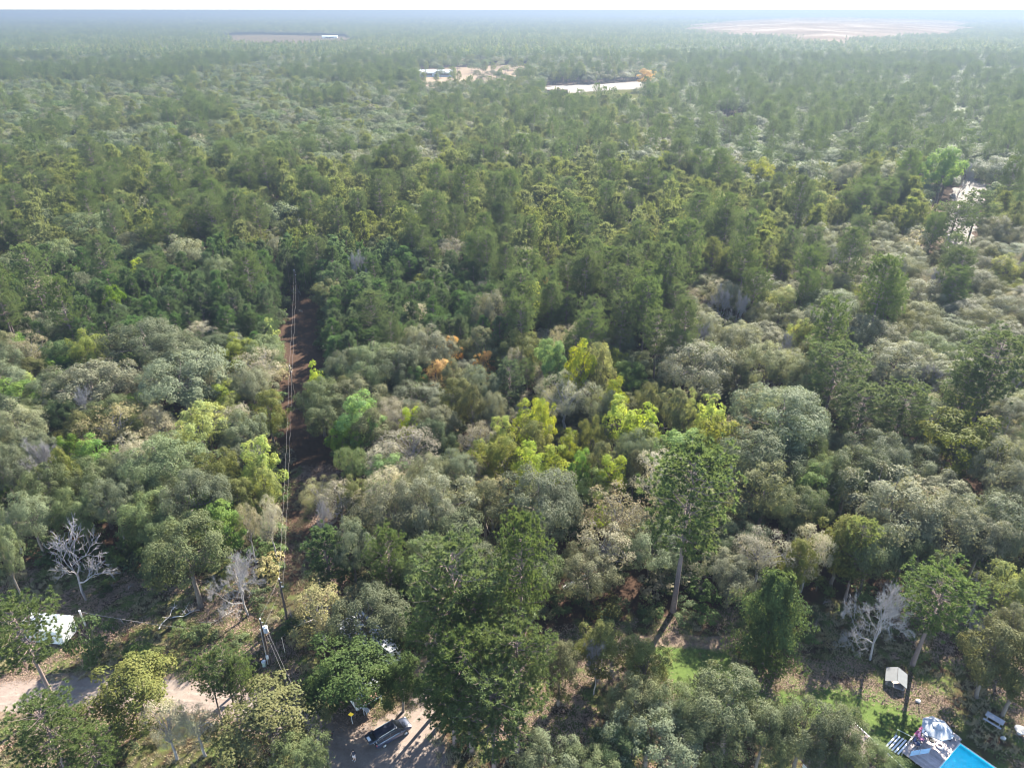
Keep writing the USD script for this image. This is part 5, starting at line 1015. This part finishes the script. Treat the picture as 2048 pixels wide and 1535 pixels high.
part('water', (np.array([[0.002, -PL + 0.002, 0.50], [PW - 0.002, -PL + 0.002, 0.50], [PW - 0.002, -0.002, 0.50], [0.002, -0.002, 0.50]]), np.array([[0, 1, 2], [0, 2, 3]])), POOLWATER, t)
# deck along the pool's left side: local frame of the pool, x from -3.6 to -0.2
t = thing('pool_deck', 'raised grey wooden deck along the left side of the pool', 'deck', (*c0, 0), rot_)
DECKM = [mat(f'deck_board_{k}', c, 0.8, 0.15, 3.0) for k, c in enumerate(((0.25, 0.215, 0.22), (0.29, 0.25, 0.25), (0.21, 0.185, 0.185)))]
r_ = np.random.default_rng(5)
for k, y in enumerate(np.arange(-6.4, 0.5, 0.30)): part('board', box(-3.55, -0.18, y + 0.008, y + 0.292, 0.575, 0.61, 0.006), DECKM[int(r_.integers(3))], t)
for x in (-3.45, -1.9, -0.35): part('joist', box(x - 0.04, x + 0.04, -6.4, 0.5, 0.40, 0.572), WEATHER, t)
for x in (-3.45, -0.35):
    for y in (-6.3, -4.0, -1.7, 0.4): part('post', box(x - 0.06, x + 0.06, y - 0.06, y + 0.06, 0, 0.398), WEATHER, t)
part('bench_rail', box(-3.72, -3.56, -5.0, 0.52, 0.95, 1.0, 0.01), WEATHER, t); part('bench_rail', box(-3.55, -1.5, 0.52, 0.66, 0.95, 1.0, 0.01), WEATHER, t)
for y in (-4.9, -3.1, -1.3, 0.45): part('rail_post', box(-3.69, -3.59, y - 0.05, y + 0.05, 0, 0.948), WEATHER, t)
for x in (-2.6, -1.6): part('rail_post', box(x - 0.05, x + 0.05, 0.54, 0.64, 0, 0.948), WEATHER, t)
def on_deck(x, y): p = c0 + u2 * x - u1 * y; return (float(p[0]), float(p[1]), 0.61)
# umbrella
up = (*map(float, at(1876, 1450, 3.15)), 0.61); t = thing('patio_umbrella', 'large white octagonal patio umbrella over the pool deck', 'umbrella', up, 12)
UMB = mat('umbrella_cloth', (0.26, 0.275, 0.30), 0.85, 0.06, 2.0); n = 8; R_ = 1.6; A = np.arange(n) * 2 * math.pi / n + 0.39
for k in range(n):
    a0, a1 = A[k], A[(k + 1) % n]; rows = []
    for s in (0.28, 0.64, 1.0): 
        z = 2.75 - 0.55 * s - 0.08 * s * s; p, q = np.array([math.cos(a0), math.sin(a0)]) * R_ * s, np.array([math.cos(a1), math.sin(a1)]) * R_ * s; m = (p + q) / 2 * (1 - 0.008 * s)
        rows.append([[*p, z], [*m, z - 0.012 * s], [*q, z]])
    v = np.array(rows).reshape(-1, 3); f = [[r * 3 + c, r * 3 + c + 3, r * 3 + c + 4] for r in (0, 1) for c in (0, 1)] + [[r * 3 + c, r * 3 + c + 4, r * 3 + c + 1] for r in (0, 1) for c in (0, 1)]
    e = np.array([v[6], v[7], v[8], v[6] - [0, 0, 0.14], v[7] - [0, 0, 0.12], v[8] - [0, 0, 0.14]]); nv = len(v)
    part('canopy_panel', (np.vstack([v, e]), np.array(f + [[nv, nv + 3, nv + 4], [nv, nv + 4, nv + 1], [nv + 1, nv + 4, nv + 5], [nv + 1, nv + 5, nv + 2]])), UMB, t)
    part('rib', tube([[0, 0, 2.62], [math.cos(a0) * R_ * 0.98, math.sin(a0) * R_ * 0.98, 2.10]], 0.012, 4), STEEL, t)
part('vent_cap', lathe([(0.0, 2.83), (0.18, 2.80), (0.45, 2.70), (0.62, 2.61), (0.60, 2.60), (0.0, 2.79)], 8), UMB, t); part('pole', tube([[0, 0, 0], [0, 0, 2.86]], 0.028, 8), STEEL, t); part('finial', move(lathe([(0, 0), (0.05, 0.0), (0.06, 0.05), (0, 0.12)], 8), (0, 0, 2.84)), UMB, t); part('base', lathe([(0, 0), (0.3, 0), (0.28, 0.07), (0.06, 0.1), (0, 0.1)], 14), BLACKRUB, t)
def chair(loc, rz, frame, cushion, label):
    t = thing('deck_chair', label, 'chair', loc, rz, 'chairs along the deck rail')
    part('seat', box(-0.28, 0.28, -0.28, 0.28, 0.36, 0.46, 0.03), cushion, t); part('backrest', move(box(-0.28, 0.28, -0.05, 0.05, 0, 0.55, 0.03), (0, 0.27, 0.46), rx=-14), cushion, t)
    for x in (-0.31, 0.31):
        part('armrest', box(x - 0.03, x + 0.03, -0.28, 0.3, 0.60, 0.64, 0.01), frame, t)
        for y in (-0.25, 0.27): part('leg', box(x - 0.025, x + 0.025, y - 0.025, y + 0.025, 0, 0.598), frame, t)
BLK = mat('chair_frame_black', (0.02, 0.02, 0.024), 0.5, 0.1)
for k, (y, c, lab) in enumerate([(-4.3, (0.03, 0.04, 0.10), 'dark blue cushioned chair nearest the stairs on the pool deck'), (-3.3, (0.50, 0.20, 0.32), 'pink cushioned chair on the pool deck beside the rail'), (-2.35, (0.40, 0.42, 0.52), 'pale grey cushioned chair in the middle of the deck rail'), (-1.4, (0.40, 0.05, 0.14), 'dark red cushioned chair nearest the umbrella')]):
    chair(on_deck(-2.95, y), rot_ + 90, BLK, mat(f'cushion_{k}', c, 0.85, 0.15, 6.0), lab)
for k, (y, c, lab) in enumerate([(-3.8, (0.58, 0.57, 0.50), 'pale towel heaped between the blue and the pink chair'), (-2.9, (0.42, 0.10, 0.20), 'crimson towel draped over the deck rail'), (-1.9, (0.50, 0.14, 0.26), 'pink towel hung on the rail beside the red chair')]):
    x_ = -3.64 if k else -2.9; z_ = 1.0 if k else 0.61; p = on_deck(x_, y); t = thing('towel', lab, 'towel', (p[0], p[1], z_), rot_); m_ = mat(f'towel_{k}', c, 0.95, 0.15, 8.0)
    if k: part('cloth', cat([box(-0.13, 0.13, -0.38, 0.38, 0.004, 0.03, 0.008), box(0.10, 0.13, -0.38, 0.38, -0.42, 0.003, 0.008), box(-0.13, -0.10, -0.36, 0.36, -0.30, 0.003, 0.008)]), m_, t)
    else: part('cloth', loft([(-0.25, 0.15, 0, 0.1, 0.2), (-0.1, 0.24, 0, 0.22, 0.3), (0.12, 0.2, 0, 0.17, 0.3), (0.25, 0.1, 0, 0.08, 0.2)], 12, 2.6), m_, t, smooth=40)
p = on_deck(-1.25, -0.35); t = thing('cool_box', 'white-lidded dark cool box on the deck beside the umbrella', 'cool box', p, rot_ + 4); part('tub', box(-0.42, 0.42, -0.30, 0.30, 0, 0.48, 0.03), mat('coolbox_dark', (0.03, 0.035, 0.06), 0.5, 0.1), t); part('lid', box(-0.44, 0.44, -0.32, 0.32, 0.483, 0.56, 0.03), WPAINT, t); part('handle', box(-0.2, 0.2, 0.323, 0.35, 0.35, 0.40), BLK, t)
p = on_deck(-0.85, 0.15); t = thing('side_table', 'small slatted side table at the far corner of the deck', 'table', p, rot_)
for y in (-0.2, 0.0, 0.2): part('slat', box(-0.5, 0.5, y - 0.085, y + 0.085, 0.46, 0.49, 0.008), WEATHER, t)
for x in (-0.42, 0.42):
    for y in (-0.22, 0.22): part('leg', box(x - 0.03, x + 0.03, y - 0.03, y + 0.03, 0, 0.458), WEATHER, t)
p = on_deck(-1.3, -2.2); t = thing('float_ring', 'pale inflatable ring lying on the deck boards', 'pool float', p, 0)
part('tube', (lambda m: (np.array(m.vertices) * [1, 1, 0.8] + [0, 0, 0.1], np.array(m.faces)))(trimesh.creation.torus(0.33, 0.12, 24, 12)), mat('float_pale', (0.60, 0.52, 0.50), 0.4, 0.1), t, smooth=True); part('valve', box(0.3, 0.36, -0.03, 0.03, 0.19, 0.23), WPAINT, t)
# deck stairs with black and white treads
p = on_deck(-3.6, -5.6); t = thing('deck_stairs', 'broad stairs of pale treads with dark gaps beside the deck', 'stairs', (p[0], p[1], 0), rot_)
for k in range(5): part('tread', box(-0.34 * k - 0.20, -0.34 * k, -1.3, 1.3, 0.50 - 0.09 * k, 0.54 - 0.09 * k, 0.008), WPAINT, t)
for y in (-1.2, 1.2): part('stringer', move(prism([(0, 0.06), (0, 0.495), (-1.7, 0.06), (-1.7, 0.0), (-0.02, 0.0)], -0.04, 0.04), (0, y, 0), rx=90), BLK, t)
part('handrail', tube([[0.1, 1.35, 0.6], [0.1, 1.35, 1.4], [-1.6, 1.35, 0.95], [-1.6, 1.35, 0.05]], 0.03, 6), WPAINT, t)
p = on_deck(-2.2, -5.2); t = thing('glass_screen', 'low blue-tinted screen on the deck beside the stairs', 'screen', p, rot_ + 62)
part('panel', box(-1.2, 1.2, -0.012, 0.012, 0.1, 0.95), mat('screen_blue', (0.22, 0.33, 0.46), 0.2, 0.1), t)
for x in (-1.2, 0, 1.2): part('upright', box(x - 0.02, x + 0.02, -0.035, -0.013, 0, 1.0), STEEL, t)
# picnic table and round table on the bare ground
t = thing('picnic_table', 'weathered grey picnic table on bare ground right of the umbrella', 'picnic table', (*at(1986, 1444), 0), turn(at(1973, 1434), at(2000, 1450)))
GREYW = mat('picnic_grey', (0.25, 0.25, 0.28), 0.85, 0.2, 3.0)
for k in range(5): part('top_board', box(-0.95, 0.95, -0.375 + 0.15 * k + 0.006, -0.375 + 0.15 * k + 0.144, 0.72, 0.76, 0.006), GREYW, t)
for s in (-1, 1):
    for k in range(2): part('bench_board', box(-0.95, 0.95, s * 0.68 - 0.14 + 0.14 * k + 0.004, s * 0.68 - 0.14 + 0.14 * k + 0.136, 0.43, 0.47, 0.006), GREYW, t)
for x in (-0.65, 0.65):
    part('leg_frame', cat([tube([[x, -0.62, 0], [x, -0.22, 0.70]], 0.045, 4), tube([[x, 0.62, 0], [x, 0.22, 0.70]], 0.045, 4), box(x - 0.035, x + 0.035, -0.8, 0.8, 0.355, 0.426), box(x - 0.035, x + 0.035, -0.36, 0.36, 0.64, 0.717)]), GREYW, t)
t = thing('round_table', 'round stone garden table at the right edge beside the picnic table', 'table', (*at(2038, 1466), 0), 0)
STONE = mat('garden_stone', (0.26, 0.25, 0.24), 0.85, 0.3, 6.0, bump=0.01); part('top', lathe([(0, 0.62), (0.62, 0.62), (0.66, 0.66), (0.66, 0.70), (0.62, 0.72), (0, 0.72)], 24), STONE, t, smooth=30); part('pedestal', lathe([(0, 0), (0.3, 0), (0.26, 0.08), (0.14, 0.2), (0.14, 0.45), (0.28, 0.617), (0, 0.617)], 16), STONE, t, smooth=30)
for k, (px_, py_, lab) in enumerate([(1836, 1402, 'pale stone lying on the lawn above the umbrella'), (2006, 1476, 'small pale stone near the round garden table')]):
    t_ = trimesh.creation.icosphere(3, 0.28); v = np.array(t_.vertices); v = v * (0.75 + 0.5 * meshkit.fbm(v * 4 + 9 * k))[:, None] * [1.2, 0.9, 0.6]; m = part('stone', (v + [*at(px_, py_), 0.1], np.array(t_.faces)), STONE, None, smooth=True); tag(m, lab, 'stone')
# house roof at the bottom, behind the oaks
ra, rb = at(1716, 1452, 3.4), at(1800, 1530, 3.4); d = unit(rb - ra); nrm = np.array([d[1], -d[0]]); L = 16.0
if nrm[1] > 0: nrm = -nrm
t = thing('house', 'house with a pinkish shingle roof and white gutter under the lower oaks', 'house', (*ra, 0), turn(ra, rb))
SHING = mat('shingle_pinkish', (0.085, 0.070, 0.067), 0.95, 0.25, 2.5, spec=0.1, bump=0.01); GUT = mat('gutter_white', (0.52, 0.53, 0.53), 0.5, 0.05)
for k in range(9):
    part('shingle_course', (lambda v: (v, np.array([[0, 1, 2], [0, 2, 3], [4, 6, 5], [4, 7, 6], [0, 4, 5], [0, 5, 1]])))(np.array([[-0.4, -0.5 * k, 3.42 + 0.2 * k + 0.03], [L, -0.5 * k, 3.42 + 0.2 * k + 0.03], [L, -0.5 * k - 0.52, 3.42 + 0.2 * k + 0.225], [-0.4, -0.5 * k - 0.52, 3.42 + 0.2 * k + 0.225], [-0.4, -0.5 * k, 3.42 + 0.2 * k], [L, -0.5 * k, 3.42 + 0.2 * k], [L, -0.5 * k - 0.52, 3.6 + 0.2 * k], [-0.4, -0.5 * k - 0.52, 3.6 + 0.2 * k]])), SHING, t)
part('far_slope', (np.array([[-0.4, -4.5, 5.24], [L, -4.5, 5.24], [L, -9.0, 3.42], [-0.4, -9.0, 3.42]]), np.array([[0, 3, 2], [0, 2, 1]])), SHING, t)
part('gutter', cat([box(-0.5, L, 0.02, 0.14, 3.30, 3.42, 0.01), box(-0.55, -0.41, -4.6, 0.14, 3.28, 3.30)]), GUT, t); part('downpipe', tube([[-0.3, 0.02, 3.3], [-0.3, -0.3, 2.9], [-0.3, -0.42, 0.0]], 0.05, 8), GUT, t)
part('wall', box(0, L - 0.2, -0.62, -0.5, 0, 3.4), TRAILERW, t); part('end_wall', box(0, 0.12, -8.5, -0.622, 0, 3.4), TRAILERW, t); part('eave', box(-0.4, L, -0.498, 0.018, 3.32, 3.38), GUT, t)
for x in (2.0, 6.0): w = part('window', box(x, x + 1.4, -0.497, -0.47, 1.0, 2.3), GUT, t); part('pane', box(x + 0.07, x + 1.33, -0.467, -0.455, 1.07, 2.23), GLASSD, w)
PAD = mat('concrete_pad', (0.22, 0.22, 0.23), 0.9, 0.15, 1.0); sheet('concrete_pad', ppoly([(1340, 1455), (1384, 1450), (1392, 1500), (1350, 1520)]), 0.05, PAD, 'grey concrete pad showing between the lower oaks', 1.0, 0.1, 11)

# ---- far buildings and vehicles
def far_building(name, label, xy, rz, L, W, H, wall, roof, flat=False, n=6):
    t = thing(name, label, 'building', (*xy, 0.4), rz)
    part('wall', box(-L / 2, L / 2, -W / 2, W / 2, 0, H), wall, t)
    if flat: part('roof', box(-L / 2 - 0.3, L / 2 + 0.3, -W / 2 - 0.3, W / 2 + 0.3, H + 0.005, H + 0.4), roof, t)
    else: part('roof', (lambda m: (m[0][:, [2, 0, 1]] + [-L / 2 - 0.5, 0, 0], m[1]))(prism([(-W / 2 - 0.5, H + 0.01), (W / 2 + 0.5, H + 0.01), (0, H + W * 0.16)], 0, L + 1)), roof, t)
    for k in range(n):
        x = -L / 2 + (k + 0.5) * L / n; part('window', box(x - L / n * 0.28, x + L / n * 0.28, -W / 2 - 0.06, -W / 2 - 0.01, H * 0.3, H * 0.75), GLASSD, t)
    part('door', box(-1.2, 1.2, -W / 2 - 0.1, -W / 2 - 0.065, 0, H * 0.7), DARKIN, t)
far_building('warehouse', 'long pale-roofed warehouse beside the far sand clearing', at(872, 150, 2), 4, 44, 18, 5, TRAILERW, WHITEROOF, n=2)
far_building('barn', 'low dark brown building beside the highway gap', at(1112, 182, 3), 6, 22, 12, 4.5, mat('barn_brown', (0.10, 0.06, 0.045), 0.8, 0.2, 0.5), mat('barn_roof', (0.16, 0.11, 0.09), 0.7, 0.2, 0.5))
far_building('far_barn', 'tiny white-roofed building at the tan field near the horizon', at(660, 75, 3), 5, 46, 22, 5, TRAILERW, GREYROOF, n=1)
def far_vehicle(label, xy, rz, m):
    t = thing('far_vehicle', label, 'vehicle', (*xy, 0.08), rz); part('body', loft([(-2.3, 0.8, 0.35, 0.95, 0.05), (-2.1, 0.9, 0.3, 1.05, 0.05), (0.8, 0.92, 0.3, 1.05, 0.05), (2.1, 0.88, 0.3, 0.9, 0.05), (2.3, 0.75, 0.4, 0.75, 0.05)], 14, 4), m, t, smooth=40)
    part('cabin', loft([(-1.9, 0.75, 0.95, 1.3, 0.1), (-1.5, 0.8, 0.95, 1.62, 0.15), (0.3, 0.8, 0.95, 1.6, 0.15), (1.0, 0.78, 0.95, 1.1, 0.1)], 14, 4), GLASSD, t, smooth=40)
    for wx in (-1.4, 1.4):
        for sy in (-1, 1): part('wheel', move(lathe([(0, -0.1), (0.34, -0.1), (0.34, 0.1), (0, 0.1)], 14), (wx, sy * 0.84, 0.34), rx=90), BLACKRUB, t)
far_vehicle('white vehicle parked in the dark yard left of the gravel drive', at(1853, 405), 20, mat('vehicle_white', (0.68, 0.68, 0.68), 0.3, 0.05)); far_vehicle('grey vehicle parked at the mouth of the gravel drive', at(1905, 395), 70, mat('vehicle_grey', (0.30, 0.30, 0.32), 0.3, 0.05))

# tyre tracks worn into the road, and scattered stones
RUT = mat('tyre_track_sand', (0.115, 0.095, 0.082), 0.95, 0.2, 2.0, second=(0.165, 0.138, 0.118))
for k, (pts, lab) in enumerate([([(-60, 1398), (60, 1386), (180, 1374), (300, 1377), (420, 1390), (540, 1416), (620, 1458), (690, 1540)], 'far wheel track along the sandy road'), ([(-60, 1414), (60, 1402), (180, 1389), (300, 1391), (410, 1404), (530, 1432), (600, 1478), (650, 1550)], 'near wheel track along the sandy road'), ([(560, 1430), (640, 1462), (720, 1490), (800, 1470), (850, 1420)], 'curved wheel track across the sandy lot')]):
    sheet('tyre_track', pline(pts, 0.34), 0.021 + 0.003 * k, RUT, lab, 0.5, 0.10, 30 + k)
# ================================================================ undergrowth, dry grass and litter
r_ = np.random.default_rng(77); und = []
def shrub_proto(seed, m, R=1.6, H=2.2, per=46): t, c = broad_tree(seed, lod=1, H=H, R=R, depth=0.92, clumps=14, cr=0.6, per=per, leaf=(0.30, 0.2), inner=0.05); return [('stem', t, BARK), ('leaves', c, m)]
bare_bush = bare_tree(345, 1.8, 1.4, 4, 3, spread=0.9)
UP = [shrub_proto(601, MIDGREEN), shrub_proto(602, DARKGREEN), shrub_proto(603, TAN), shrub_proto(604, OLIVE), [('stem', bare_bush[0], PALE), ('twigs', bare_bush[1], BARK)]]
cand = np.column_stack([r_.uniform(-150, 150, 16000), r_.uniform(38, 215, 16000)])
px_, py_, _ = pix(cand[:, 0], cand[:, 1], 1.0); ok = (px_ > -80) & (px_ < 2130) & (py_ < 1640)
inroad = contains_xy(unary_union([ROAD.buffer(1.2), LOT.buffer(1.0), PATH.buffer(0.5), LAWN, Polygon([pool_xy(-6, -4), pool_xy(8, -4), pool_xy(8, 12), pool_xy(-6, 12)])]), cand[:, 0], cand[:, 1])
infront = contains_xy(FRONT, cand[:, 0], cand[:, 1]); instrip = contains_xy(STRIP, cand[:, 0], cand[:, 1])
nz = meshkit.fbm(np.column_stack([cand * 0.09, np.full(len(cand), 3.0)]))
keep = ok & ~inroad & (r_.uniform(size=len(cand)) < np.where(infront, np.where(nz > 0.55, 0.22, 0.03), np.where(instrip, 0.012, 0.36)))
for q_, r0_ in ((cc, 5), (at(1790, 1362), 5), (at(1986, 1444), 3), (at(2038, 1466), 2.5), (at(529, 1331), 1.5), (at(729, 1419), 2.2), (at(705, 1447), 1.5), (at(100, 1290), 5)): keep &= np.hypot(cand[:, 0] - q_[0], cand[:, 1] - q_[1]) > r0_
for x, y in cand[keep]:
    f_ = Point(x, y).within(FRONT); k = int(r_.choice(5, p=[0.25, 0.2, 0.25, 0.1, 0.2] if f_ else [0.30, 0.34, 0.12, 0.12, 0.12])); s = r_.uniform(0.35, 0.9) if f_ else r_.uniform(0.7, 1.5)
    und.append((k, x, y, float(ground_z(x, y)[0]) - 0.05, r_.uniform(0, 360), s, s, s * r_.uniform(0.7, 1.15)))
instancer('undergrowth', 'shrubs and saplings growing under and between the trees', UP, und); print('undergrowth', len(und))
def tuft(seed, n, h, spread):
    g = np.random.default_rng(seed); P = np.column_stack([g.normal(size=n) * spread, g.normal(size=n) * spread, np.zeros(n)])
    return needle_tufts(P, np.tile([0, 0, 0.8], (n, 1)), h, 0.05, 3, g, 0.45)
def litter(seed, n, spread): g = np.random.default_rng(seed); return leaf_cards(np.column_stack([g.normal(size=(n, 2)) * spread, np.full(n, 0.04)]), np.tile([0, 0, 1.0], (n, 1)), 0.2, 0.14, g, 0.5)
STRAW = mat('dry_grass_blades', (0.19, 0.16, 0.09), 0.9, 0.3, 2.0, second=(0.25, 0.21, 0.125)); GRASSG = mat('green_grass_blades', (0.075, 0.105, 0.03), 0.9, 0.3, 2.0, second=(0.15, 0.17, 0.05)); LITTER = mat('fallen_leaves', (0.115, 0.078, 0.060), 0.9, 0.35, 1.5, second=(0.19, 0.13, 0.095))
cand = np.column_stack([r_.uniform(-75, 75, 30000), r_.uniform(40, 110, 30000)]); px_, py_, _ = pix(cand[:, 0], cand[:, 1], 0.0)
road = contains_xy(unary_union([ROAD.buffer(-0.3), LOT.buffer(-0.8)]), cand[:, 0], cand[:, 1]); front = contains_xy(FRONT.union(STRIP), cand[:, 0], cand[:, 1]); lawn = contains_xy(LAWN, cand[:, 0], cand[:, 1])
ok = (px_ > -40) & (px_ < 2090) & (py_ < 1580) & ~road & front
ok &= ~contains_xy(Polygon([pool_xy(-4.2, -2), pool_xy(5, -2), pool_xy(5, 10), pool_xy(-4.2, 10)]), cand[:, 0], cand[:, 1])
nz = meshkit.fbm(np.column_stack([cand * 0.16, np.full(len(cand), 8.0)])); gr = []
for (x, y), n_, lw, o in zip(cand, nz, lawn, ok):
    if not o: continue
    k = (1 if r_.uniform() < 0.93 else 0) if lw else (0 if n_ > 0.56 else 1 if n_ > 0.50 else 2); s = r_.uniform(0.6, 1.3) * (0.55 if lw else 1)
    if k != 2 and not lw and r_.uniform() < 0.4: continue
    gr.append((k, x, y, float(relief_at(x, y)), r_.uniform(0, 360), s, s, s))
instancer('dry_grass', 'dry grass tufts and fallen leaves scattered over the clearing', [[('blades', tuft(1, 22, 0.38, 0.22), STRAW)], [('blades', tuft(2, 26, 0.26, 0.26), GRASSG)], [('leaves', litter(3, 26, 0.5), LITTER)]], gr); print('grass', len(gr))
# ================================================================ the air
HAZE = usdkit.material(stage, '/World/Looks/haze_air', {'v': ('principled_volume', {'color': (0.094, 0.118, 0.156), 'density': 0.00036, 'anisotropy': 0.35})}, [], volume='v.volume')
hm = part('haze', box(-45000, 45000, -400, 46000, -3.0, 84.0), HAZE); tag(hm, 'pale blue haze thickening towards the horizon', kind='stuff')
